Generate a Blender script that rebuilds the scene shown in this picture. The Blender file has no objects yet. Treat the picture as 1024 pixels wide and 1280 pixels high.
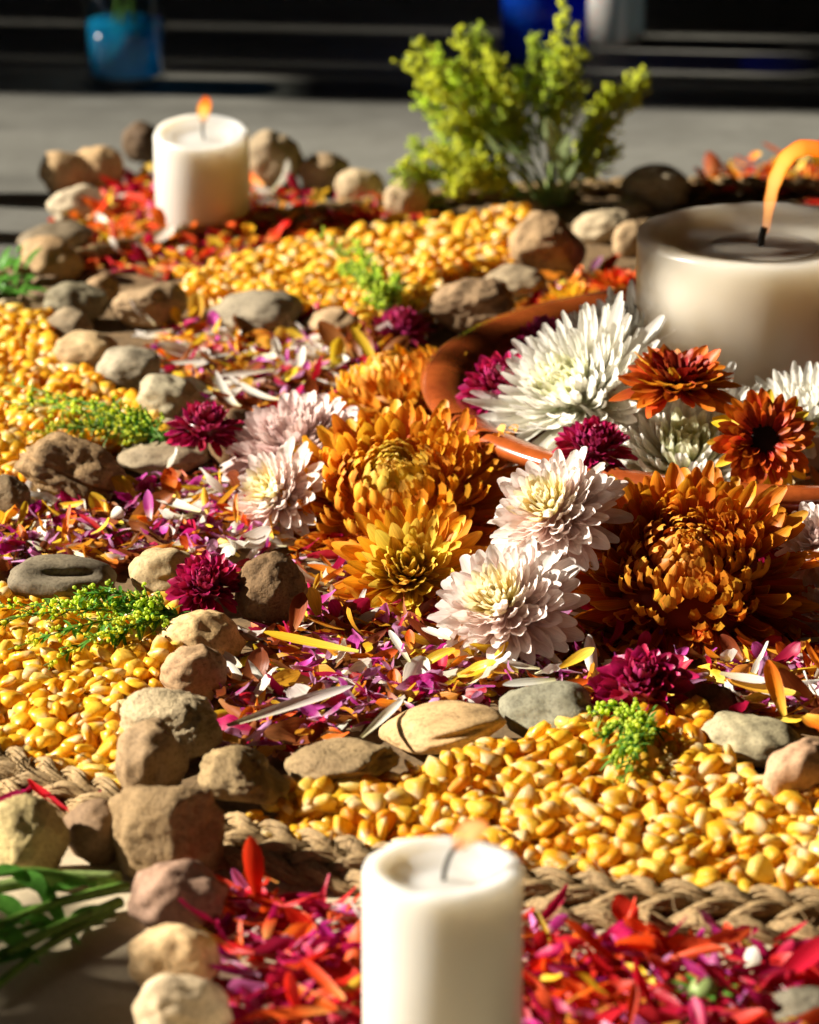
import bpy, math, random
import numpy as np
from mathutils import Vector, Matrix, Quaternion, noise as mnoise
random.seed(7); rng = np.random.default_rng(7)
R_ = math.radians
scene = bpy.context.scene
COL = scene.collection

# ------------------------------------------------------------------ camera, light, exposure
PITCH, FPX, CAMH = R_(18.8), 5000.0, 0.847
cam = bpy.data.objects.new('camera', bpy.data.cameras.new('camera')); COL.objects.link(cam)
cam.location = (0, 0, CAMH); cam.rotation_euler = (R_(90) - PITCH, 0, 0)
cam.data.sensor_fit = 'VERTICAL'; cam.data.sensor_height = 36.0; cam.data.sensor_width = 28.8
cam.data.lens = 36.0 * FPX / 1280.0
cam.data.clip_start = 0.05; cam.data.clip_end = 200
cam.data.dof.use_dof = True; cam.data.dof.focus_distance = 2.36; cam.data.dof.aperture_fstop = 9.0
scene.camera = cam

SUN_EL, SUN_AZ = R_(29.5), R_(6)          # azimuth measured from -X towards +Y
sunvec = Vector((-math.cos(SUN_AZ) * math.cos(SUN_EL), math.sin(SUN_AZ) * math.cos(SUN_EL), math.sin(SUN_EL)))
w = bpy.data.worlds.new('World'); scene.world = w; w.use_nodes = True
nt = w.node_tree
sky = nt.nodes.new('ShaderNodeTexSky'); sky.sky_type = 'NISHITA'; sky.sun_disc = False
sky.sun_elevation = SUN_EL; sky.sun_rotation = -(R_(90) - SUN_AZ)
nt.links.new(sky.outputs[0], nt.nodes['Background'].inputs[0]); nt.nodes['Background'].inputs[1].default_value = 0.05
sl = bpy.data.lights.new('sun', 'SUN'); sl.energy = 5.0; sl.angle = R_(0.5); sl.color = (1.0, 0.92, 0.79)
so = bpy.data.objects.new('sun', sl); COL.objects.link(so); so.location = (-3, 1, 3)
so.rotation_euler = sunvec.to_track_quat('Z', 'Y').to_euler()
scene.view_settings.view_transform = 'Standard'; scene.view_settings.look = 'None'
scene.view_settings.exposure = 1.42; scene.view_settings.gamma = 1.0
scene.render.engine = 'CYCLES'
scene.cycles.max_bounces = 8; scene.cycles.transparent_max_bounces = 12
scene.cycles.use_denoising = True

# ------------------------------------------------------------------ picture measurements -> places on the ground
_f = np.array([0, math.cos(PITCH), -math.sin(PITCH)]); _u = np.array([0, math.sin(PITCH), math.cos(PITCH)])
def at(px, py, z=0.0):
    d = _f + np.array([(px - 512) / FPX, 0, 0]) - (py - 640) / FPX * _u
    t = (z - CAMH) / d[2]
    return Vector((d[0] * t, d[1] * t, CAMH + d[2] * t)), t
def at_y(px, py, y):
    d = _f + np.array([(px - 512) / FPX, 0, 0]) - (py - 640) / FPX * _u
    t = y / d[1]
    return Vector((d[0] * t, y, CAMH + d[2] * t)), t
def proj(P):
    P = np.asarray(P, float).reshape(-1, 3) - np.array([0, 0, CAMH])
    t = P @ _f
    return np.stack([512 + FPX * P[:, 0] / t, 640 - FPX * (P @ _u) / t, t], 1)
def in_poly(pts, poly):
    x, y = pts[:, 0], pts[:, 1]; ins = np.zeros(len(pts), bool); n = len(poly)
    for i in range(n):
        x0, y0 = poly[i]; x1, y1 = poly[(i + 1) % n]
        c = (y0 > y) != (y1 > y)
        ins ^= c & (x < (x1 - x0) * (y - y0) / ((y1 - y0) if y1 != y0 else 1e-9) + x0)
    return ins

# ------------------------------------------------------------------ object helpers
def link(o, parent=None):
    COL.objects.link(o)
    if parent is not None: o.parent = parent
    return o
def tag(o, label=None, cat=None, group=None, kind=None):
    if label: o['label'] = label
    if cat: o['category'] = cat
    if group: o['group'] = group
    if kind: o['kind'] = kind
    return o
def thing(name, label, cat, loc=(0, 0, 0), group=None):
    o = bpy.data.objects.new(name, None); o.empty_display_size = 0.01; o.location = loc
    return tag(link(o), label, cat, group)
def mesh_np(name, V, F, mats=(), smooth=True, attrs=None, mi=None):
    """V (n,3), F (m,k) one face size"""
    V = np.asarray(V, np.float32); F = np.asarray(F, np.int32)
    me = bpy.data.meshes.new(name); k = F.shape[1]
    me.vertices.add(len(V)); me.vertices.foreach_set('co', V.ravel())
    me.loops.add(F.size); me.loops.foreach_set('vertex_index', F.ravel())
    me.polygons.add(len(F)); me.polygons.foreach_set('loop_start', np.arange(0, F.size, k, dtype=np.int32))
    try: me.polygons.foreach_set('loop_total', np.full(len(F), k, np.int32))
    except Exception: pass
    me.polygons.foreach_set('use_smooth', np.full(len(F), bool(smooth)))
    for m in mats: me.materials.append(m)
    if mi is not None: me.polygons.foreach_set('material_index', np.asarray(mi, np.int32))
    for kx, vals in (attrs or {}).items():
        a = me.attributes.new(kx, 'FLOAT', 'POINT'); a.data.foreach_set('value', np.asarray(vals, np.float32))
    me.update(calc_edges=True); me.validate()
    return me
def mesh_py(name, V, F, mats=(), smooth=True):
    me = bpy.data.meshes.new(name); me.from_pydata([tuple(v) for v in V], [], [tuple(f) for f in F])
    for m in mats: me.materials.append(m)
    me.polygons.foreach_set('use_smooth', [smooth] * len(me.polygons)); me.update()
    return me
def obj(name, me, parent=None, loc=None):
    o = bpy.data.objects.new(name, me)
    if loc is not None: o.location = loc
    return link(o, parent)

class Mesh:
    def __init__(s): s.V, s.F = [], []
    def add(s, V, F):
        b = len(s.V); s.V += [tuple(v) for v in V]; s.F += [tuple(i + b for i in f) for f in F]
    def tube(s, pts, r, n=6, cap=True):
        pts = [Vector(p) for p in pts]; m = len(pts)
        rs = r if isinstance(r, (list, tuple)) else [r] * m
        V, F = [], []; ref = None
        for i, p in enumerate(pts):
            t = (pts[min(i + 1, m - 1)] - pts[max(i - 1, 0)]).normalized()
            if ref is None: ref = t.orthogonal().normalized()
            a = (ref - t * ref.dot(t)).normalized(); b = t.cross(a); ref = a
            for k in range(n):
                q = 2 * math.pi * k / n
                V.append(p + (a * math.cos(q) + b * math.sin(q)) * rs[i])
        for i in range(m - 1):
            for k in range(n):
                F.append((i * n + k, i * n + (k + 1) % n, (i + 1) * n + (k + 1) % n, (i + 1) * n + k))
        if cap:
            F.append(tuple(range(n))[::-1]); F.append(tuple((m - 1) * n + k for k in range(n)))
        s.add(V, F)
    def lathe(s, prof, n=64):
        V, F = [], []; m = len(prof); idx = []
        for (r, z) in prof:
            if r < 1e-6: idx.append([len(V)] * n); V.append((0, 0, z))
            else:
                idx.append(list(range(len(V), len(V) + n)))
                V += [(r * math.cos(2 * math.pi * k / n), r * math.sin(2 * math.pi * k / n), z) for k in range(n)]
        for i in range(m - 1):
            for k in range(n):
                q = [idx[i][k], idx[i][(k + 1) % n], idx[i + 1][(k + 1) % n], idx[i + 1][k]]
                q = list(dict.fromkeys(q))
                if len(q) > 2: F.append(q)
        s.add(V, F)
    def build(s, name, mat, parent=None, smooth=True, loc=None):
        return obj(name, mesh_py(name, s.V, s.F, [mat], smooth), parent, loc)

# ------------------------------------------------------------------ materials
class Mat:
    def __init__(s, name):
        s.m = bpy.data.materials.new(name); s.m.use_nodes = True; s.t = s.m.node_tree; s.t.nodes.clear()
        s.out = s.t.nodes.new('ShaderNodeOutputMaterial')
    def n(s, typ, ins=None, **kw):
        nd = s.t.nodes.new('ShaderNode' + typ)
        for k, v in kw.items(): setattr(nd, k, v)
        for k, v in (ins or {}).items():
            sk = nd.inputs[k]
            if isinstance(v, bpy.types.NodeSocket): s.t.links.new(v, sk)
            else: sk.default_value = v
        return nd
    def ramp(s, fac, stops, interp='LINEAR'):
        nd = s.n('ValToRGB', {'Fac': fac}); cr = nd.color_ramp; cr.interpolation = interp
        while len(cr.elements) < len(stops): cr.elements.new(0.5)
        for e, (p, c) in zip(cr.elements, stops): e.position = p; e.color = (*c, 1)
        return nd.outputs['Color']
    def mixc(s, fac, a, b, mode='MIX'):
        nd = s.n('Mix', data_type='RGBA', blend_type=mode)
        for i, v in ((0, fac), (6, a), (7, b)):
            sk = nd.inputs[i]
            if isinstance(v, bpy.types.NodeSocket): s.t.links.new(v, sk)
            else: sk.default_value = v if i == 0 else (*v, 1)
        return nd.outputs[2]
    def math(s, op, a, b=0.0, clamp=False):
        return s.n('Math', {0: a, 1: b}, operation=op, use_clamp=clamp).outputs[0]
    def attr(s, name): return s.n('Attribute', attribute_name=name).outputs['Fac']
    def noise(s, scale, detail=3, vec=None, rough=0.55):
        ins = {'Scale': scale, 'Detail': detail, 'Roughness': rough}
        ins['Vector'] = vec if vec is not None else s.n('TexCoord').outputs['Object']
        return s.n('TexNoise', ins).outputs['Fac']
    def bump(s, h, strength=0.4, dist=0.001):
        return s.n('Bump', {'Height': h, 'Strength': strength, 'Distance': dist}).outputs['Normal']
    def surf(s, sh): s.t.links.new(sh, s.out.inputs['Surface']); return s.m
    def pbr(s, **k):
        return s.n('BsdfPrincipled', {a.replace('_', ' '): v for a, v in k.items()}).outputs[0]
def mulc(c, k): return tuple(min(1.0, x * k) for x in c)

def petal_mat(name, base, mid, tip, back=None, transl=0.35, rough=0.45, var=0.25, spec=0.3, tip_pos=0.92, vein=0.3, lo=0.72):
    M = Mat(name); v = M.attr('pv'); u = M.attr('pu')
    rnd = M.math('FRACT', M.math('ADD', M.n('ObjectInfo').outputs['Random'], M.attr('rnd')))
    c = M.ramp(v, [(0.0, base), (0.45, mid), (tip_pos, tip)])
    if back is not None:
        c = M.mixc(M.math('MULTIPLY', M.n('NewGeometry').outputs['Backfacing'], 0.85), c, back)
    uv = M.n('CombineXYZ', {0: M.math('MULTIPLY', u, 5.0), 1: M.math('MULTIPLY', v, 1.2), 2: M.math('MULTIPLY', rnd, 50)}).outputs[0]
    st = M.n('TexNoise', {'Vector': uv, 'Scale': 1.6, 'Detail': 3.0}).outputs['Fac']
    c = M.mixc(1.0, c, M.ramp(st, [(0.3, (lo, lo, lo)), (0.7, (1.06, 1.06, 1.06))]), 'MULTIPLY')
    hsv = M.n('HueSaturation', {'Color': c, 'Value': M.math('ADD', M.math('MULTIPLY', rnd, 2 * var), 1 - var),
              'Hue': M.math('ADD', M.math('MULTIPLY', M.math('FRACT', M.math('MULTIPLY', rnd, 7.3)), 0.03), 0.485)}).outputs[0]
    bm = M.bump(st, vein, 0.0006)
    p = M.pbr(Base_Color=hsv, Roughness=rough, Specular_IOR_Level=spec, Normal=bm)
    t = M.n('BsdfTranslucent', {'Color': hsv, 'Normal': bm}).outputs[0]
    return M.surf(M.n('MixShader', {0: transl, 1: p, 2: t}).outputs[0])

def stone_mat(name, grain, bumpk, pits=0.0):
    M = Mat(name); oi = M.n('ObjectInfo'); col = oi.outputs['Color']
    tc = M.n('TexCoord').outputs['Object']
    off = M.n('VectorMath', {0: tc, 1: M.n('CombineXYZ', {0: oi.outputs['Random'], 1: M.math('MULTIPLY', oi.outputs['Random'], 3.7), 2: 0.3}).outputs[0]}, operation='ADD').outputs[0]
    big = M.noise(38, 4, off, 0.6); fine = M.noise(grain, 4, off, 0.7)
    spk = M.n('TexVoronoi', {'Vector': off, 'Scale': grain * 0.8}).outputs['Distance']
    c = M.mixc(1.0, col, M.ramp(big, [(0.28, (0.62, 0.58, 0.52)), (0.5, (0.95, 0.93, 0.9)), (0.72, (1.2, 1.17, 1.1))]), 'MULTIPLY')
    c = M.mixc(1.0, c, M.ramp(fine, [(0.32, (0.6, 0.58, 0.55)), (0.5, (1, 1, 1)), (0.7, (1.15, 1.14, 1.1))]), 'MULTIPLY')
    c = M.mixc(M.ramp(spk, [(0.05, (0.35, 0.35, 0.35)), (0.16, (0, 0, 0))]), c, (0.1, 0.08, 0.06))
    h = M.math('ADD', M.math('MULTIPLY', fine, 0.8), M.math('MULTIPLY', big, 1.6))
    if pits:
        pv = M.n('TexVoronoi', {'Vector': off, 'Scale': 90.0}).outputs['Distance']
        h = M.math('SUBTRACT', h, M.math('MULTIPLY', M.math('LESS_THAN', pv, 0.22), pits))
    return M.surf(M.pbr(Base_Color=c, Roughness=0.78, Specular_IOR_Level=0.25, Normal=M.bump(h, bumpk, 0.0016)))

MT = {}
MT['stone_smooth'] = stone_mat('stone_smooth', 420, 0.35)
MT['stone_rough'] = stone_mat('stone_rough', 520, 1.0, 0.5)
def corn_mat():
    M = Mat('corn'); v = M.attr('pv')
    rnd = M.math('FRACT', M.math('ADD', M.n('ObjectInfo').outputs['Random'], M.attr('rnd')))
    body = M.ramp(rnd, [(0.0, (0.78, 0.33, 0.012)), (0.25, (0.9, 0.47, 0.02)), (0.6, (0.94, 0.57, 0.035)), (0.85, (0.95, 0.64, 0.06)), (1.0, (0.96, 0.76, 0.2))])
    r2 = M.math('FRACT', M.math('MULTIPLY', rnd, 13.7))
    vs = M.math('SUBTRACT', v, M.math('MULTIPLY', M.math('GREATER_THAN', r2, .62), M.math('MULTIPLY', r2, .26)))  # on some kernels the pale cap reaches further, standing in for glints
    c = M.mixc(M.ramp(vs, [(0.08, (1, 1, 1)), (0.32, (0, 0, 0))]), body, (0.86, 0.68, 0.34))
    nz = M.noise(260, 3)
    c = M.mixc(1.0, c, M.ramp(nz, [(0.3, (0.85, 0.78, 0.7)), (0.6, (1.05, 1.05, 1.05))]), 'MULTIPLY')
    p = M.pbr(Base_Color=c, Roughness=M.ramp(nz, [(0.3, (.22,) * 3), (0.7, (.5,) * 3)]), Specular_IOR_Level=0.5, Normal=M.bump(nz, 0.35, 0.001))
    t = M.n('BsdfTranslucent', {'Color': c}).outputs[0]
    return M.surf(M.n('MixShader', {0: 0.38, 1: p, 2: t}).outputs[0])
MT['corn'] = corn_mat()
def ground_mat():
    M = Mat('paving'); tc = M.n('TexCoord').outputs['Object']
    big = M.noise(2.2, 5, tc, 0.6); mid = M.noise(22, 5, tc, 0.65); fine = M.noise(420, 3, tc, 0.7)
    st = M.noise(1.0, 4, M.n('Mapping', {'Vector': tc, 'Scale': (1.1, 4.5, 1)}).outputs[0], 0.6)  # streaks along X: random stains, also standing in for dark shadow bands
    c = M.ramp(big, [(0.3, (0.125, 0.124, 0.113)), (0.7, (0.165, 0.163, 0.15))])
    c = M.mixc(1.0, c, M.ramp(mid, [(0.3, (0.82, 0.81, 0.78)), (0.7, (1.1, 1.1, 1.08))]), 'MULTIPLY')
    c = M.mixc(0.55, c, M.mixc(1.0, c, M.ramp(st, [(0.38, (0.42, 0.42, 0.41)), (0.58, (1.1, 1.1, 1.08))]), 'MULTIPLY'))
    c = M.mixc(1.0, c, M.ramp(fine, [(0.3, (0.88, 0.88, 0.86)), (0.7, (1.06, 1.06, 1.06))]), 'MULTIPLY')
    h = M.math('ADD', M.math('MULTIPLY', mid, 1.0), M.math('MULTIPLY', fine, 0.4))
    return M.surf(M.pbr(Base_Color=c, Roughness=0.7, Specular_IOR_Level=0.3, Normal=M.bump(h, 0.35, 0.002)))
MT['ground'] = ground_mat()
def pale_floor_mat():
    M = Mat('pale_floor'); tc = M.n('TexCoord').outputs['Object']
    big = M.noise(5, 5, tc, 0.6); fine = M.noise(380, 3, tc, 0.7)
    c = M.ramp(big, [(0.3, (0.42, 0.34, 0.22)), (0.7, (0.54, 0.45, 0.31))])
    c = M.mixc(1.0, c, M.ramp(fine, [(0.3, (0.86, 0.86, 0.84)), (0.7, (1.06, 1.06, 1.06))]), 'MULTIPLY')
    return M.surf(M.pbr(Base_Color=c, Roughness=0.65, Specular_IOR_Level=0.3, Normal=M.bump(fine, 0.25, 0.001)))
MT['slab'] = pale_floor_mat()
def wax_mat(name, col, rad, rough=0.38, w=1.0):
    M = Mat(name); n1 = M.noise(60, 3); n2 = M.noise(14, 2)
    c = M.mixc(1.0, col, M.ramp(n2, [(0.3, (0.94, 0.93, 0.91)), (0.7, (1.02, 1.02, 1.02))]), 'MULTIPLY')
    return M.surf(M.pbr(Base_Color=c, Roughness=rough, Specular_IOR_Level=0.4, Subsurface_Weight=w, Subsurface_Radius=(1.0, 0.9, 0.76),
                        Subsurface_Scale=rad, Normal=M.bump(n1, 0.12, 0.0015)))
MT['wax'] = wax_mat('white_wax', (0.58, 0.565, 0.53), 0.036)
MT['wax_big'] = wax_mat('beige_wax', (0.56, 0.49, 0.39), 0.085, 0.3)
def flat(name, col, rough=0.6, transl=0.0, nscale=120, amt=0.25, bumpk=0.3, spec=0.3, dist=0.001):
    M = Mat(name); nz = M.noise(nscale, 4)
    rnd = M.n('ObjectInfo').outputs['Random']
    c = M.mixc(1.0, col, M.ramp(nz, [(0.25, (1 - amt * 1.4,) * 3), (0.75, (1 + amt,) * 3)]), 'MULTIPLY')
    c = M.n('HueSaturation', {'Color': c, 'Value': M.math('ADD', M.math('MULTIPLY', rnd, 0.3), 0.85)}).outputs[0]
    p = M.pbr(Base_Color=c, Roughness=rough, Specular_IOR_Level=spec, Normal=M.bump(nz, bumpk, dist))
    if transl:
        p = M.n('MixShader', {0: transl, 1: p, 2: M.n('BsdfTranslucent', {'Color': c}).outputs[0]}).outputs[0]
    return M.surf(p)
MT['straw'] = flat('straw', (0.36, 0.24, 0.11), 0.7, 0.1, 500, 0.35)
MT['mat'] = flat('mat_weave', (0.15, 0.095, 0.045), 0.8, 0, 160, 0.35, 0.6)
MT['wick'] = flat('wick', (0.02, 0.016, 0.014), 0.9)
MT['wick_base'] = flat('wick_cotton', (0.6, 0.5, 0.35), 0.9)
MT['stem'] = flat('stem_green', (0.14, 0.27, 0.04), 0.5, 0.2, 200)
MT['stem_pale'] = flat('stem_pale_green', (0.32, 0.42, 0.14), 0.45, 0.3, 200)
MT['leaf'] = flat('leaf_green', (0.11, 0.32, 0.045), 0.4, 0.45, 150)
MT['leaf_pale'] = flat('leaf_pale', (0.36, 0.46, 0.22), 0.4, 0.35, 150)
MT['leaf_shade'] = flat('leaf_dark', (0.05, 0.09, 0.025), 0.55, 0.1, 150)
MT['bud'] = flat('goldenrod_bud', (0.84, 0.88, 0.10), 0.55, 0.55, 300, 0.3)
MT['bud_green'] = flat('goldenrod_green_bud', (0.70, 0.84, 0.10), 0.55, 0.55, 300, 0.3)
MT['bark'] = flat('bark_chip', (0.22, 0.14, 0.08), 0.85, 0, 220, 0.4, 0.8)
MT['wall'] = flat('blocker_dark', (0.10, 0.075, 0.05), 0.85, 0, 20, 0.2)  # dark brown, for the added sky blockers
def clay_mat():
    M = Mat('glazed_clay'); n1 = M.noise(18, 4); n2 = M.noise(160, 3)
    c = M.ramp(n1, [(0.3, (0.22, 0.042, 0.01)), (0.7, (0.40, 0.09, 0.016))])
    c = M.mixc(1.0, c, M.ramp(n2, [(0.3, (0.8, 0.78, 0.75)), (0.65, (1.05, 1.05, 1.05))]), 'MULTIPLY')
    return M.surf(M.pbr(Base_Color=c, Roughness=0.22, Specular_IOR_Level=0.55, Coat_Weight=0.5, Coat_Roughness=0.08, Normal=M.bump(n1, 0.15, 0.002)))
MT['clay'] = clay_mat()
def clear_mat(name, tint, gloss=0.08, body=None, bodyw=0.0, ior=1.4):
    M = Mat(name); tr = M.n('BsdfTransparent', {'Color': (*tint, 1)}).outputs[0]
    if body: tr = M.n('MixShader', {0: bodyw, 1: tr, 2: M.n('BsdfTranslucent', {'Color': (*body, 1)}).outputs[0]}).outputs[0]
    fr = M.math('ADD', M.math('MULTIPLY', M.math('POWER', M.n('LayerWeight', {'Blend': 0.5}).outputs['Facing'], 4.0), 0.7), 0.035 if ior > 1.35 else 0.02)
    gl = M.n('BsdfGlossy', {'Roughness': gloss}).outputs[0]
    return M.surf(M.n('MixShader', {0: fr, 1: tr, 2: gl}).outputs[0])
MT['glass'] = clear_mat('clear_glass', (0.9, 0.92, 0.92), 0.03)
def cloudy_mat(name, tint, body, clear, rad, gloss=0.1):
    M = Mat(name); tr = M.n('BsdfTransparent', {'Color': (*tint, 1)}).outputs[0]
    p = M.pbr(Base_Color=(*body, 1), Roughness=gloss, Subsurface_Weight=1.0, Subsurface_Radius=(.5, 1.0, 1.2), Subsurface_Scale=rad)
    t = M.n('BsdfTranslucent', {'Color': (*body, 1)}).outputs[0]
    return M.surf(M.n('MixShader', {0: clear, 1: M.n('MixShader', {0: .3, 1: p, 2: t}).outputs[0], 2: tr}).outputs[0])
MT['blue_liquid'] = cloudy_mat('blue_liquid', (0.05, 0.5, 0.8), (0.01, 0.30, 0.55), .35, .03)
MT['cobalt'] = cloudy_mat('cobalt_glass', (0.03, 0.1, 0.65), (0.005, 0.06, 0.5), .45, .02)
MT['frost'] = cloudy_mat('frosted_glass', (0.6, 0.6, 0.62), (0.62, 0.6, 0.58), .3, .01, .3)
MT['water'] = clear_mat('water', (0.82, 0.72, 0.55), 0.02, ior=1.33)
def flame_mat(name, core, edge, k, amax):
    M = Mat(name); v = M.attr('pv')
    f = M.n('LayerWeight', {'Blend': 0.5}).outputs['Facing']
    c = M.mixc(M.ramp(f, [(0.02, (0, 0, 0)), (0.45, (1, 1, 1))]), (0, 0, 0), (0, 0, 0))
    nd = c.node; M.t.links.new(M.ramp(v, core), nd.inputs[6]); M.t.links.new(M.ramp(v, edge), nd.inputs[7])
    e = M.n('Emission', {'Color': c, 'Strength': k}).outputs[0]
    al = M.math('MULTIPLY', M.ramp(v, [(0.0, (0.12,) * 3), (0.22, (0.65,) * 3), (0.55, (1,) * 3), (0.85, (.7,) * 3), (1.0, (0.05,) * 3)]), M.ramp(f, [(0.2, (amax,) * 3), (1.0, (amax * .25,) * 3)]))
    return M.surf(M.n('MixShader', {0: al, 1: M.n('BsdfTransparent').outputs[0], 2: e}).outputs[0])
MT['flame'] = flame_mat('flame', [(0.0, (1.0, 0.35, 0.10)), (0.3, (1.0, 0.62, 0.14)), (0.46, (1.0, 0.58, 0.09)), (0.66, (1.0, 0.22, 0.012)), (1.0, (0.8, 0.10, 0.005))],
                        [(0.0, (0.9, 0.2, 0.05)), (0.4, (1.0, 0.30, 0.015)), (0.7, (1.0, 0.15, 0.006)), (1.0, (0.7, 0.07, 0.003))], .62, .8)
MT['flame_small'] = flame_mat('flame_small', [(0.0, (1.0, 0.4, 0.1)), (0.5, (1.0, 0.55, 0.2)), (1.0, (1.0, 0.4, 0.1))], [(0.0, (1.0, 0.3, 0.08)), (1.0, (1.0, 0.28, 0.05))], .6, .8)

# petal colours
PM = {}
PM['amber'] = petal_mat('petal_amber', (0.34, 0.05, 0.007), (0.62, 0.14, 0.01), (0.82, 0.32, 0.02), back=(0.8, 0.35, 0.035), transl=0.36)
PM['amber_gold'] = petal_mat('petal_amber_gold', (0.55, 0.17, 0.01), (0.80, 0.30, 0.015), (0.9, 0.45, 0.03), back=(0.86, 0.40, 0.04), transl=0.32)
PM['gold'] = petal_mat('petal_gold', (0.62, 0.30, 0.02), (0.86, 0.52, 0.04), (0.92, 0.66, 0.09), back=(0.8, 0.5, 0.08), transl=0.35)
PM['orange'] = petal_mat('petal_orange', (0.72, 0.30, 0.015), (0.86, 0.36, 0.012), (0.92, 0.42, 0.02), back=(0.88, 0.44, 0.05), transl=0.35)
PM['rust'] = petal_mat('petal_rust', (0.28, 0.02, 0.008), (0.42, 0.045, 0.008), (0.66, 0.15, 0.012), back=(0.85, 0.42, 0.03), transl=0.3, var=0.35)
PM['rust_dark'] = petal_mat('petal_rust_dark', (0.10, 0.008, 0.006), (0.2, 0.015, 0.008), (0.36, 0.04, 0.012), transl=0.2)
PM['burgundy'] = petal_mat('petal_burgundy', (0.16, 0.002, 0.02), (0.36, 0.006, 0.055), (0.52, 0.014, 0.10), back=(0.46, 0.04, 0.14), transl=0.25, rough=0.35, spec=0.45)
PM['white'] = petal_mat('petal_white', (0.72, 0.74, 0.52), (0.86, 0.84, 0.74), (0.9, 0.88, 0.82), transl=0.48, var=0.08, lo=0.88)
PM['cream_green'] = petal_mat('petal_cream_green', (0.55, 0.62, 0.2), (0.72, 0.74, 0.38), (0.86, 0.85, 0.64), transl=0.48, var=0.1, lo=0.88)
PM['blush'] = petal_mat('petal_blush', (0.88, 0.60, 0.52), (0.92, 0.76, 0.69), (0.94, 0.87, 0.82), back=(0.92, 0.78, 0.72), transl=0.48, var=0.08, lo=0.88)
PM['blush_pink'] = petal_mat('petal_blush_pink', (0.66, 0.44, 0.40), (0.74, 0.54, 0.50), (0.86, 0.72, 0.68), back=(0.8, 0.62, 0.58), transl=0.3, var=0.1, lo=0.88)
PM['lemon'] = petal_mat('petal_lemon', (0.84, 0.66, 0.14), (0.9, 0.76, 0.34), (0.92, 0.84, 0.6), transl=0.48, var=0.1, lo=0.88)
PM['red'] = petal_mat('petal_red', (0.55, 0.03, 0.012), (0.72, 0.018, 0.01), (0.78, 0.035, 0.015), transl=0.42, back=(0.74, 0.07, 0.03))
PM['coral'] = petal_mat('petal_coral', (0.85, 0.42, 0.1), (0.86, 0.15, 0.02), (0.86, 0.09, 0.012), transl=0.4)
PM['crimson'] = petal_mat('petal_crimson', (0.26, 0.004, 0.02), (0.4, 0.006, 0.04), (0.5, 0.012, 0.08), transl=0.35)
PM['magenta'] = petal_mat('petal_magenta', (0.62, 0.35, 0.5), (0.5, 0.012, 0.2), (0.56, 0.02, 0.26), transl=0.38, back=(0.66, 0.16, 0.42))
PM['purple'] = petal_mat('petal_purple', (0.82, 0.72, 0.6), (0.48, 0.03, 0.27), (0.58, 0.08, 0.4), transl=0.32, back=(0.68, 0.36, 0.62))
PM['yellow'] = petal_mat('petal_yellow', (0.8, 0.66, 0.12), (0.9, 0.6, 0.04), (0.92, 0.58, 0.03), transl=0.38)
PM['loose_orange'] = petal_mat('petal_loose_orange', (0.85, 0.5, 0.06), (0.82, 0.24, 0.012), (0.78, 0.15, 0.01), transl=0.36, back=(0.86, 0.42, 0.04))
PM['loose_white'] = petal_mat('petal_loose_white', (0.74, 0.68, 0.36), (0.86, 0.82, 0.7), (0.9, 0.87, 0.8), transl=0.35, var=0.1)
PM['brown'] = petal_mat('petal_brown', (0.34, 0.15, 0.04), (0.3, 0.09, 0.02), (0.24, 0.06, 0.014), transl=0.3)

# ------------------------------------------------------------------ petals
def petal_geo(ratio=0.3, bend=20, cup=0.25, tip=0.75, base=0.35, widest=0.65, hood=0.0, twist=0.0, nu=4, nv=6, notch=0.0, wav=0.0):
    """unit-length petal along +Y from the origin, upper face +Z. tip: 1 blunt .. 0 pointed"""
    V, pu, pv = [], [], []
    y = z = 0.0; steps = 36; path = [(0, 0, 0)]
    for i in range(steps):
        t = (i + .5) / steps
        a = R_(bend) * t + R_(hood) * max(0, t - 0.7) / 0.3
        y += math.cos(a) / steps; z += math.sin(a) / steps
        path.append((y, z, a))
    for j in range(nv + 1):
        t = 1 - (1 - j / nv) ** 1.55; yy, zz, a = path[int(round(t * steps))]
        if t < widest: wd = base + (1 - base) * math.sin(t / widest * math.pi / 2)
        else:
            q = (t - widest) / (1 - widest); wd = max((1 - q ** (1.2 + 1.6 * tip)), 0.0) ** (0.6 if tip > .4 else 1.0)
        if j == nv: wd = 0.05 + 0.42 * tip * tip
        wd *= ratio * 0.5
        for i in range(nu + 1):
            s = 2 * i / nu - 1
            x = s * wd; up = cup * wd * (abs(s) ** 1.7) * 1.15 * (1 - .55 * t ** 3)
            up += wav * wd * math.sin(t * 9 + s * 2)
            nt_ = (.16 * tip * ratio * (1 - s * s) if tip > .5 else 0) if j == nv else 0
            tw = twist * t
            xx = x * math.cos(tw) - up * math.sin(tw); uu = x * math.sin(tw) + up * math.cos(tw)
            V.append((xx, yy - math.sin(a) * uu + nt_, zz + math.cos(a) * uu)); pu.append(s); pv.append(t)
    F = [(j * (nu + 1) + i, j * (nu + 1) + i + 1, (j + 1) * (nu + 1) + i + 1, (j + 1) * (nu + 1) + i) for j in range(nv) for i in range(nu)]
    return np.array(V), np.array(F), np.array(pu), np.array(pv)
def petal_mesh(name, mat, **k):
    V, F, pu, pv = petal_geo(**k)
    return mesh_np(name, V, F, [mat], True, {'pu': pu, 'pv': pv})
def frame(yaxis, zhint):
    y = yaxis.normalized(); x = y.cross(zhint)
    if x.length < 1e-5: x = y.orthogonal()
    x.normalize(); z = x.cross(y)
    return Matrix((x, y, z)).transposed()

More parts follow.
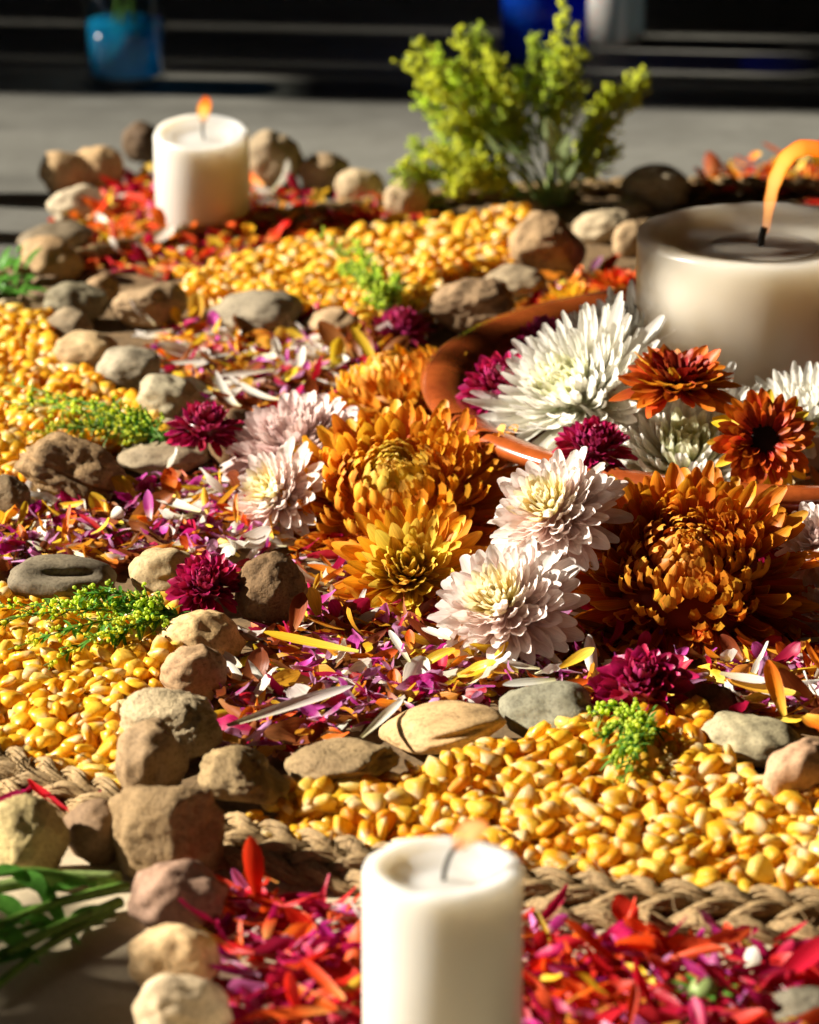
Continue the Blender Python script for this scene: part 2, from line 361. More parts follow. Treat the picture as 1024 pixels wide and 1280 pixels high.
GOLD = math.pi * (3 - math.sqrt(5))
_cache = {}
TYPES = {
 # bins of petal shape from centre to rim: (ratio, bend, cup, tip, hood)
 'incurve': dict(N=400, phi=(3, 104), p=0.58, L=(0.26, 0.54), lp=1.1, dome=(0.56, 0.30),
     bins=[(.30, 84, .5, .9, 10), (.28, 92, .55, .95, 25), (.27, 84, .6, .95, 45), (.265, 62, .6, .95, 55), (.26, 36, .6, .95, 45), (.26, 16, .55, .95, 20)]),
 'spray': dict(N=150, phi=(20, 100), p=0.75, L=(0.40, 0.84), lp=0.7, dome=(0.2, 0.14),
     bins=[(.24, 26, .6, .8, 0), (.25, 28, .6, .9, 10), (.26, 26, .6, .9, 20), (.26, 22, .6, .9, 20), (.25, 14, .55, .9, 15), (.24, 4, .5, .85, 5)]),
 'spider': dict(N=280, phi=(2, 90), p=0.6, L=(0.24, 0.86), lp=1.0, dome=(0.3, 0.2),
     bins=[(.26, 46, .8, .9, 10), (.22, 46, .8, .95, 15), (.18, 42, .8, .95, 20), (.175, 36, .8, .95, 20), (.17, 30, .7, .95, 20), (.165, 18, .6, .9, 15)]),
 'spoon': dict(N=190, phi=(6, 106), p=0.66, L=(0.28, 0.78), lp=0.8, dome=(0.28, 0.24),
     bins=[(.28, 36, .6, .8, 0), (.30, 36, .6, .95, 10), (.34, 36, .6, 1, 20), (.36, 32, .6, 1, 25), (.36, 24, .55, 1, 20), (.35, 12, .5, 1, 10)]),
 'button': dict(N=130, phi=(2, 108), p=0.62, L=(0.32, 0.62), lp=0.8, dome=(0.46, 0.4),
     bins=[(.46, 80, .7, .85, 0), (.46, 74, .7, .9, 10), (.46, 60, .7, .95, 25), (.45, 44, .7, .95, 25), (.44, 28, .65, .9, 20), (.42, 12, .6, .85, 10)]),
 'cupped': dict(N=60, phi=(4, 108), p=0.6, L=(0.30, 0.56), lp=0.8, dome=(0.48, 0.40),
     bins=[(.60, 60, .9, .9, 20), (.64, 56, 1, .95, 30), (.68, 46, 1, 1, 35), (.68, 36, 1, 1, 35), (.66, 24, .9, 1, 25), (.62, 10, .8, .95, 10)]),
 'eyed': dict(N=92, phi=(50, 104), p=0.9, L=(0.30, 0.70), lp=0.8, dome=(0.36, 0.06),
     bins=[(.42, 0, .6, .9, 10), (.42, 4, .6, .95, 15), (.40, 6, .6, .95, 20), (.38, 6, .55, .95, 20), (.36, 4, .5, .95, 15), (.34, 0, .5, .9, 10)]),
 'daisy': dict(N=84, phi=(38, 96), p=0.9, L=(0.45, 0.98), lp=0.8, dome=(0.2, 0.1),
     bins=[(.36, 30, .5, .7, 0), (.36, 24, .5, .8, 0), (.35, 18, .5, .8, 10), (.34, 12, .45, .8, 10), (.33, 6, .4, .8, 10), (.32, 0, .4, .75, 0)]),
}
def flower(name, label, group, px, py, z, rpx, axis, typ, mats, N=None, squash=1.0, centre=None, phi=None, skip=None):
    T = TYPES[typ]; N = N or T['N']
    P, t = at(px, py, z); R = rpx * t / FPX
    ax = Vector(axis).normalized(); base = P - ax * (0.32 * R)
    root = thing(name, label, 'flower', base, group)
    root.rotation_euler = ax.to_track_quat('Z', 'Y').to_euler()
    key = (typ, tuple(mats))
    if key not in _cache:
        ms = []
        for b, (ra, be, cu, ti, ho) in enumerate(T['bins']):
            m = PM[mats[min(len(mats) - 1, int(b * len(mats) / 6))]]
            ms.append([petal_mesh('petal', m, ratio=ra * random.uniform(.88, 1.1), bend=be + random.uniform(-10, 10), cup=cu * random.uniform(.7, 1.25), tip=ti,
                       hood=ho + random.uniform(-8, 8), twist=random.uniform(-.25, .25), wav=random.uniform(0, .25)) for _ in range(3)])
        _cache[key] = ms
    ms = _cache[key]; ph0, ph1 = phi or T['phi']; a0 = random.uniform(0, 6.28)
    extra = []                                     # past 300 petals the innermost ones are one joined part
    for i in range(N):
        u = (i + .5) / N
        an = a0 + i * GOLD + random.gauss(0, .07)
        ph = R_(ph0 + (ph1 - ph0) * u ** T['p'] + random.gauss(0, 3.5 + 5 * u))
        rad = Vector((math.cos(an), math.sin(an), 0)); up = Vector((0, 0, 1))
        d = rad * math.sin(ph) + up * math.cos(ph); nrm = up * math.sin(ph) - rad * math.cos(ph)
        pos = rad * (T['dome'][0] * R * math.sin(min(ph, 1.5)) * ((.8 + .2 * u) if typ == 'eyed' else (.25 + .75 * u))) + up * (T['dome'][1] * R * math.cos(min(ph, 1.8)))
        L = R * (T['L'][0] + (T['L'][1] - T['L'][0]) * u ** T['lp']) * random.uniform(.9, 1.08)
        # the tip reaches about R from the axis
        L = min(L, R * 1.06)
        M3 = frame(d, nrm) @ Matrix.Rotation(random.gauss(0, .16), 3, 'Y') @ Matrix.Rotation(random.gauss(0, .07), 3, 'Z')
        pm = random.choice(ms[min(5, int(u * 6))]); MX = Matrix.Translation(pos * squash) @ M3.to_4x4() @ Matrix.Diagonal((L * random.uniform(.88, 1.12), L, L, 1))
        if i < N - 300: extra.append((pm, MX)); continue
        o = bpy.data.objects.new('petal', pm); o.matrix_basis = MX; link(o, root)
    if extra:
        Vs, Fs, us, vs, rs, mi = [], [], [], [], [], []; b = 0; mlist = list(dict.fromkeys(p.materials[0] for p, _ in extra))
        for p, MX in extra:
            n = len(p.vertices); V = np.empty(n * 3, np.float32); p.vertices.foreach_get('co', V); A = np.array(MX); V = V.reshape(-1, 3) @ A[:3, :3].T + A[:3, 3]
            F = np.empty(len(p.polygons) * 4, np.int32); p.polygons.foreach_get('vertices', F); a1 = np.empty(n, np.float32); a2 = np.empty(n, np.float32)
            p.attributes['pu'].data.foreach_get('value', a1); p.attributes['pv'].data.foreach_get('value', a2)
            Vs.append(V); Fs.append(F.reshape(-1, 4) + b); us.append(a1); vs.append(a2); rs.append(np.full(n, random.random())); mi.append(np.full(len(F) // 4, mlist.index(p.materials[0]))); b += n
        tag(obj('inner_petals', mesh_np('inner_petals', np.concatenate(Vs), np.concatenate(Fs), mlist, True, {'pu': np.concatenate(us), 'pv': np.concatenate(vs), 'rnd': np.concatenate(rs)}, np.concatenate(mi)), root), kind='stuff')
    cm = Mesh(); cm.lathe([(R * T['dome'][0] * .9, -R * .12), (R * T['dome'][0], 0), (R * T['dome'][0] * .8, R * T['dome'][1] * .6), (0, R * T['dome'][1] * .95)], 16)
    cm.build('flower_centre', centre or PM[mats[-1] if mats[-1] not in ('yellow',) else 'rust_dark'], root)
    return root

def leaf_blade(m, p, d, L, W, droop=.5):
    d = d.normalized(); side = d.cross(Vector((0, 0, 1))); side = side.normalized() if side.length > 1e-4 else Vector((1, 0, 0)); up = side.cross(d)
    V, F = [], []; n = 6
    for j in range(n + 1):
        t = j / n; wd = W * math.sin(math.pi * min(.97, t * .9 + .08)) ** .8; c = p + d * (L * t) - Vector((0, 0, 1)) * (droop * L * t * t)
        V += [c - side * wd + up * wd * .35, c, c + side * wd + up * wd * .35]
    for j in range(n):
        for k in range(2): F.append((j * 3 + k, j * 3 + k + 1, (j + 1) * 3 + k + 1, (j + 1) * 3 + k))
    m.add(V, F)
def smooth_path(pts, n):
    pts = [Vector(p) for p in pts]; out = []; P = [pts[0] * 2 - pts[1]] + pts + [pts[-1] * 2 - pts[-2]]
    for i in range(n + 1):
        s = i / n * (len(pts) - 1); k = min(int(s), len(pts) - 2); f = s - k; p0, p1, p2, p3 = P[k:k + 4]
        out.append(.5 * ((2 * p1) + (p2 - p0) * f + (2 * p0 - 5 * p1 + 4 * p2 - p3) * f * f + (3 * p1 - p0 - 3 * p2 + p3) * f ** 3))
    return out
# ------------------------------------------------------------------ setting: ground, paler near floor
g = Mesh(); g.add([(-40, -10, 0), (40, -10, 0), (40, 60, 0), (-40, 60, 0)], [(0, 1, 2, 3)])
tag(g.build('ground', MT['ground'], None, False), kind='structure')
sl_ = Mesh(); c8 = 0.42                       # near floor coloured paler, so it comes out brighter than the far floor
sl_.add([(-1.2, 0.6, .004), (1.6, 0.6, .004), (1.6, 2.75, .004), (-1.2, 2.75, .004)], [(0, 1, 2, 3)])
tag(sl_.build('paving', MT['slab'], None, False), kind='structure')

# porch-shaped blockers, added unseen to cut the sky light: roof, walls at the right, behind the camera and at the far end; sun comes in at the open left side
def slab(name, x0, x1, y0, y1, z0, z1, mat):
    m = Mesh(); m.add([(x, y, z) for z in (z0, z1) for y in (y0, y1) for x in (x0, x1)], [(0, 2, 3, 1), (4, 5, 7, 6), (0, 1, 5, 4), (2, 6, 7, 3), (0, 4, 6, 2), (1, 3, 7, 5)])
    return tag(m.build(name, mat, None, False), kind='structure')
slab('sky_blocker_top', -4.4, 6.2, -3.2, 9.2, 2.85, 3.05, MT['wall'])
slab('sky_blocker_right', 6.0, 6.2, -3.2, 9.2, 0, 2.85, MT['wall'])
slab('sky_blocker_near', -4.4, 6.0, -3.2, -3.0, 0, 2.85, MT['wall'])
slab('sky_blocker_far', -4.4, 6.0, 9.0, 9.2, 0, 2.85, MT['wall'])
slab('sky_blocker_left', -9.2, -9.0, -9, 14, 0, 4.7, MT['wall'])  # added distant blocker against the low sky at left
TA = math.tan(SUN_AZ)
FX = -3.3
fn = thing('shade_screen', 'dark plank fence added out of view at left to shade the far floor', 'screen', (FX, 5, 0))  # added, unseen; slots between the boards let sun onto the glasses
def plank(ya, yb, xt=0.1, z0=0.0, z1=2.7):
    m = Mesh(); y0, y1 = ya + (xt - FX) * TA - 5, yb + (xt - FX) * TA - 5
    m.add([(x, y, z) for z in (z0, z1) for y in (y0, y1) for x in (-.012, .012)], [(0, 2, 3, 1), (4, 5, 7, 6), (0, 1, 5, 4), (2, 6, 7, 3), (0, 4, 6, 2), (1, 3, 7, 5)])
    m.build('plank', MT['bark'], fn, False)
def beam(xt, z): return (xt - FX) / math.cos(SUN_AZ) * math.tan(SUN_EL) + z
ends = []
for (xt, yc, hw, za, zb) in [(-.285, at(158, 106)[0].y, .05, .012, .10), (.13, at(680, 72)[0].y, .052, .03, .14), (.19, at(767, 52)[0].y, .03, .02, .12)]:
    plank(yc - hw, yc + hw, xt, 0, beam(xt, za)); plank(yc - hw, yc + hw, xt, beam(xt, zb), 2.7)
    c = (xt - FX) * TA; ends.append((yc - hw + c, yc + hw + c))
y = ends[0][1] + .003
for (a, b) in ends[1:] + [(y + 3.2, 0)]:
    while y < a - .02:
        h = min(random.uniform(.09, .3), a - y - .004); c = (.1 - FX) * TA; plank(y - c, y + h - c); y += h + random.choice((.001, .002, .003, .006))
    y = b + .008
def shade_pos(px, py, z, dist): 
    P, _ = at(px, py, z); return P + sunvec * dist
shrub = thing('shade_shrub', 'leafy shrub added out of view at left to dapple the sunlight', 'shrub', (-2.3, 2.5, 0))  # added, unseen; its leaves shade the big candle and the near floor
def shrub_clump(c, rad, n, squash=(1, 1, 1)):
    c = c - shrub.location; m = Mesh()
    for k in range(n):
        d = Vector((random.gauss(0, 1), random.gauss(0, 1), random.gauss(0, 1))).normalized() * rad * random.random() ** .4
        p = c + Vector((d.x * squash[0], d.y * squash[1], d.z * squash[2]))
        leaf_blade(m, p, Vector((random.gauss(0, 1), random.gauss(0, 1), random.gauss(-.1, .7))), random.uniform(.035, .065), random.uniform(.009, .015), .3)
    tag(m.build('crown', MT['leaf_shade'], shrub), kind='stuff')
    b = Mesh(); b.tube(smooth_path([(0, 0, .45), c * .5 + Vector((0, 0, .3)), c], 8), [.010 - .001 * i for i in range(9)], 5); b.build('branch', MT['bark'], shrub)
b = Mesh(); b.tube([(0, 0, 0), (.01, .01, .2), (-.01, 0, .46)], [.022, .017, .013], 8); b.build('trunk', MT['bark'], shrub)
shrub_clump(shade_pos(940, 372, .10, 3.0), .19, 210, (.8, .75, .7))          # added shade over the big candle
shrub_clump(shade_pos(-10, 1240, .0, 1.9), .16, 85, (.5, .5, .36))    # added dapple on the lower left floor
RC = Vector((0.28, 2.565, 0)); RR = 0.757     # the woven mat's circle

# woven mat: base disc and braided edge of rope lobes
mt = thing('woven_mat', 'round straw mat with a thick twisted rope edge under the corn', 'mat', RC)
d_ = Mesh(); d_.lathe([(0.0, .008)] + [(RR * k / 30, .008 + (.002 if k % 2 else 0)) for k in range(1, 30)] + [(RR - .012, .004)], 96)
d_.build('mat_base', MT['mat'], mt)
def lobe_mesh(pitch, rh, rs, sgn, nf=19, seed=0):
    rr = random.Random(seed); m = Mesh()
    for f in range(nf):
        fa = 2 * math.pi * f / (nf - 1); fr = rs * (0.72 if f < nf - 1 else 0.0); pts = []; rad = []
        jz = rr.uniform(-.0008, .0008)
        for k in range(13):
            s = k / 12; x = (s - .5) * pitch * 1.12; a = sgn * 2 * math.pi * (s - .5) * 1.12
            cy, cz = rh * math.sin(a), rh * math.cos(a)
            swell = 0.72 + 0.5 * math.sin(math.pi * s) ** 1.0
            b = fa + sgn * 2.2 * s
            pts.append((x + rr.uniform(-.0012, .0012), cy + rr.uniform(-.0006, .0006) + fr * swell * math.cos(b) + jz, cz + fr * swell * math.sin(b)))
            rad.append(rs * 0.19 * swell * rr.uniform(.7, 1.3))
        m.tube(pts, rad, 5)
    return mesh_py('rope_strand', m.V, m.F, [MT['straw']])
def rope_ring(R, z, pitch, rh, rs, sgn, seed):
    n = int(2 * math.pi * R / pitch); vs = [lobe_mesh(2 * math.pi * R / n, rh, rs, sgn, 19, seed + k) for k in range(3)]
    for strand in range(2):
        for i in range(n):
            th = 2 * math.pi * (i + .5 * strand) / n
            pxy = proj(np.array([RC.x + R * math.cos(th), RC.y + R * math.sin(th), z]))[0]
            if not (-120 < pxy[0] < 1144): continue
            o = bpy.data.objects.new('rope_strand', vs[(i * 2 + strand) % 3])
            T = Matrix((( -math.sin(th), math.cos(th), 0), (math.cos(th), math.sin(th), 0), (0, 0, 1))).transposed()
            # second strand starts half a pitch on
            o.matrix_basis = Matrix.Translation((R * math.cos(th), R * math.sin(th), z)) @ T.to_4x4()
            link(o, mt)
rope_ring(RR, .0075, .050, .0038, .0042, 1, 11)
rope_ring(RR - .0105, .0125, .046, .0038, .0041, -1, 31)
rope_ring(RR - .0205, .0165, .044, .0036, .0038, 1, 51)
fz = Mesh()
for k in range(420):
    th = random.uniform(math.pi * .85, math.pi * 1.85) if k < 330 else random.uniform(math.pi * .4, math.pi * .85)
    R0 = RR + random.uniform(-.03, .012); p = Vector((R0 * math.cos(th), R0 * math.sin(th), random.uniform(.010, .022)))
    d = Vector((random.gauss(0, 1), random.gauss(0, 1), random.gauss(.2, .5))).normalized(); pts = []
    for s in range(6):
        pts.append(p + d * (.005 * s)); d = (d + Vector((random.gauss(0, .3), random.gauss(0, .3), random.gauss(-.05, .3)))).normalized()
    fz.tube(pts, .00035, 3, False)
tag(fz.build('stray_fibres', MT['straw'], mt), kind='stuff')

# ------------------------------------------------------------------ corn
def kernel_geo(seed):
    rr = random.Random(seed); n, m = 8, 6
    L, W, T = 1.0, rr.uniform(.58, .88), rr.uniform(.28, .44)
    V, pv = [(0, -.5, 0)], [0.0]
    sk = rr.uniform(-.1, .1)
    for j in range(1, m):
        t = j / m
        wd = (0.26 + .74 * math.sin(min(1, t / .72) * math.pi / 2) ** 1.2) if t < .72 else max(0, 1 - ((t - .72) / .30) ** 2) ** .36
        for k in range(n):
            a = 2 * math.pi * k / n; ca, sa = math.cos(a), math.sin(a)
            ex = 0.55
            x = math.copysign(abs(ca) ** ex, ca) * wd * W / 2 * rr.uniform(.95, 1.04); z = math.copysign(abs(sa) ** ex, sa) * (wd ** .6) * T / 2 * rr.uniform(.93, 1.05)
            V.append((x + sk * t * .4, t - .5, z + .06 * math.sin(t * 3))); pv.append(t)
    V.append((sk * .4, .46, 0)); pv.append(1.0)
    F = []
    for k in range(n): F.append((0, 1 + (k + 1) % n, 1 + k))
    for j in range(m - 2):
        for k in range(n):
            a, b = 1 + j * n + k, 1 + j * n + (k + 1) % n
            F.append((a, b, b + n)); F.append((a, b + n, a + n))
    e = len(V) - 1; b0 = 1 + (m - 2) * n
    for k in range(n): F.append((b0 + k, b0 + (k + 1) % n, e))
    return np.array(V), np.array(F), np.array(pv)
KG = [kernel_geo(s) for s in range(14)]
KM = [mesh_np('corn_kernel', V, F, [MT['corn']], True, {'pv': pv}) for V, F, pv in KG]
def rand_rot(n, flat=0.5):
    ax = rng.normal(size=(n, 3)); ax[:, 2] += rng.choice([-1, 1], n) * flat
    a = rng.uniform(0, 2 * math.pi, n); tilt = rng.normal(0, 0.48, n); roll = rng.normal(0, .6, n)
    out = np.zeros((n, 3, 3))
    for i in range(n):
        out[i] = np.array(Matrix.Rotation(a[i], 3, 'Z') @ Matrix.Rotation(tilt[i], 3, 'X') @ Matrix.Rotation(roll[i], 3, 'Y'))
    return out
CORN = [
 [(270, 1040), (345, 1000), (500, 978), (620, 940), (700, 920), (760, 900), (870, 895), (905, 950), (970, 1000), (1100, 1010), (1100, 1170), (960, 1166), (820, 1150), (680, 1126), (450, 1082), (330, 1060), (270, 1046)],
 [(-80, 745), (215, 760), (222, 830), (165, 895), (150, 1020), (100, 1000), (60, 978), (-80, 945)],
 [(-60, 395), (60, 400), (75, 450), (130, 490), (180, 510), (215, 550), (130, 565), (30, 610), (-60, 620)],
 [(215, 352), (400, 306), (540, 288), (655, 266), (660, 330), (560, 350), (545, 395), (470, 405), (380, 400), (260, 375)],
]
def corn_height(x, y): 
    r = math.hypot(x - RC.x, y - RC.y)
    return 0.014 + 0.012 * min(1, max(0, (RR - .015 - r) / .05)) + 0.005 * mnoise.noise(Vector((x * 14, y * 14, 0)))
sp = 0.0108
gx, gy = np.meshgrid(np.arange(-.55, .75, sp), np.arange(1.75, 3.35, sp))
cand = []
for layer in range(3):
    X = gx.ravel() + rng.uniform(-.45, .45, gx.size) * sp + layer * sp / 3; Y = gy.ravel() + rng.uniform(-.45, .45, gx.size) * sp + layer * sp / 2
    pp = proj(np.stack([X, Y, np.full_like(X, .02)], 1))
    ok = np.zeros(len(X), bool)
    for poly in CORN: ok |= in_poly(pp, poly)
    r = np.hypot(X - RC.x, Y - RC.y); ok &= r < RR - .022
    for x, y in zip(X[ok], Y[ok]):
        cand.append((x, y, corn_height(x, y) - .012 + layer * .0062 + random.uniform(-.0012, .0012), layer))
cand = np.array(cand); pp = proj(cand[:, :3])
rots = rand_rot(len(cand)); ln = rng.normal(.0160, .0024, len(cand)).clip(.010, .0215); kid = rng.integers(0, 14, len(cand))
vis = (cand[:, 3] == 2) & (pp[:, 0] > 5) & (pp[:, 0] < 1019) & ~((pp[:, 0] > 440) & (pp[:, 0] < 668) & (pp[:, 1] > 1045))
order = np.argsort(np.where(vis, pp[:, 2], 99)); single = np.zeros(len(cand), bool); single[order[:300]] = True
for i in np.where(single)[0]:
    o = bpy.data.objects.new('corn_kernel', KM[kid[i]])
    o.matrix_basis = Matrix.Translation(cand[i, :3]) @ Matrix(rots[i]).to_4x4() @ Matrix.Scale(ln[i], 4)
    link(o); tag(o, 'yellow dried corn kernel in the corn bed just inside the near rope edge', 'corn kernel', 'loose corn kernels nearest the rope edge')
Vs, Fs, Ps, Rs = [], [], [], []; b = 0
for i in np.where(~single)[0]:
    V, F, pv = KG[kid[i]]
    Vs.append((V * ln[i]) @ rots[i].T + cand[i, :3]); Fs.append(F + b); Ps.append(pv); Rs.append(np.full(len(V), rng.random())); b += len(V)
o = obj('corn_bed', mesh_np('corn_bed', np.concatenate(Vs), np.concatenate(Fs), [MT['corn']], True, {'pv': np.concatenate(Ps), 'rnd': np.concatenate(Rs)}))
tag(o, 'bed of dried yellow corn kernels spread over the straw mat', 'corn', kind='stuff')
print('kernels', len(cand))

# ------------------------------------------------------------------ stones
def stone(px, py, wpx, hpx, col, label, z0=0.012, rough=0, ang=0.0, lump=0.16, seed=0, depth=0.8, rot=None, dent=None, split=None):
    rr = random.Random(seed * 77 + int(px * 3 + py)); 
    _, t = at(px, py, z0); k = t / FPX
    a = wpx * k / 2; hh = hpx * k / 2; dl = PITCH + math.atan((py - 640) / FPX); b = a * depth
    if (b * math.sin(dl)) > hh * .85: b = hh * .85 / math.sin(dl)
    c = math.sqrt(max(hh * hh - (b * math.sin(dl)) ** 2, (.3 * a) ** 2)) / math.cos(dl)
    c = min(c, hh / math.cos(dl))
    P, _ = at(px, py, z0 + c * .86)
    import bmesh
    bm = bmesh.new(); bmesh.ops.create_icosphere(bm, subdivisions=5 if wpx > 70 else 4, radius=1.0)
    off = Vector((rr.uniform(-50, 50), rr.uniform(-50, 50), rr.uniform(-50, 50)))
    planes = [(Vector((rr.gauss(0, 1), rr.gauss(0, 1), rr.gauss(0, 1))).normalized(), rr.uniform(.62, .9)) for _ in range(9 if rough else 4)]
    R3 = Matrix.Rotation(rr.uniform(-.25, .25) if rot is None else rot, 3, 'Y') @ Matrix.Rotation(rr.uniform(-.4, .4), 3, 'Z')
    for v in bm.verts:
        n = v.co.normalized(); r = 1.0
        for (pn, pd) in planes:                        # worn facets
            q = n.dot(pn)
            if q > 0.05:
                lim = pd / q
                if lim < r: r = r + (lim - r) * (.85 if rough else .4)
        r *= 1 + lump * mnoise.noise(n * 1.3 + off) + lump * .5 * mnoise.noise(n * 2.8 + off)
        if rough: r *= 1 + .045 * mnoise.fractal(n * 5 + off, 1.0, 2.0, 4) + .035 * mnoise.noise(n * 11 + off)
        else: r *= 1 + .012 * mnoise.noise(n * 7 + off)
        if dent: 
            dd = (n - Vector(dent[:3]).normalized()); q = Vector((dd.x * dent[4], dd.y, dd.z * dent[5])).length
            r -= dent[3] * math.exp(-(q / .25) ** 2)
        if split:
            q = n.dot(Vector(split).normalized()); r -= .16 * math.exp(-(q / .06) ** 2)
        v.co = n * r
    bm.verts.ensure_lookup_table()
    xs = [max(abs(v.co[i]) for v in bm.verts) for i in range(3)]
    for v in bm.verts: 
        q = R3 @ Vector((v.co.x * a / xs[0], v.co.y * b / xs[1], v.co.z * c / xs[2])); v.co = q
    me = bpy.data.meshes.new('stone'); bm.to_mesh(me); bm.free()
    me.materials.append(MT['stone_rough' if rough else 'stone_smooth']); me.polygons.foreach_set('use_smooth', [True] * len(me.polygons)); me.update()
    o = obj('stone', me, None, P); o.color = (min(.75, col[0] * .92), col[1] * .85, col[2] * .72, 1)
    tag(o, label, 'stone', 'stones laid out around the altar')
    return o
TAN, CREAM, GREY, BRN, DRK, PALE, OLV, PNK = (.42, .31, .19), (.62, .49, .30), (.30, .28, .24), (.30, .2, .115), (.13, .09, .06), (.55, .5, .42), (.24, .23, .18), (.44, .30, .22)
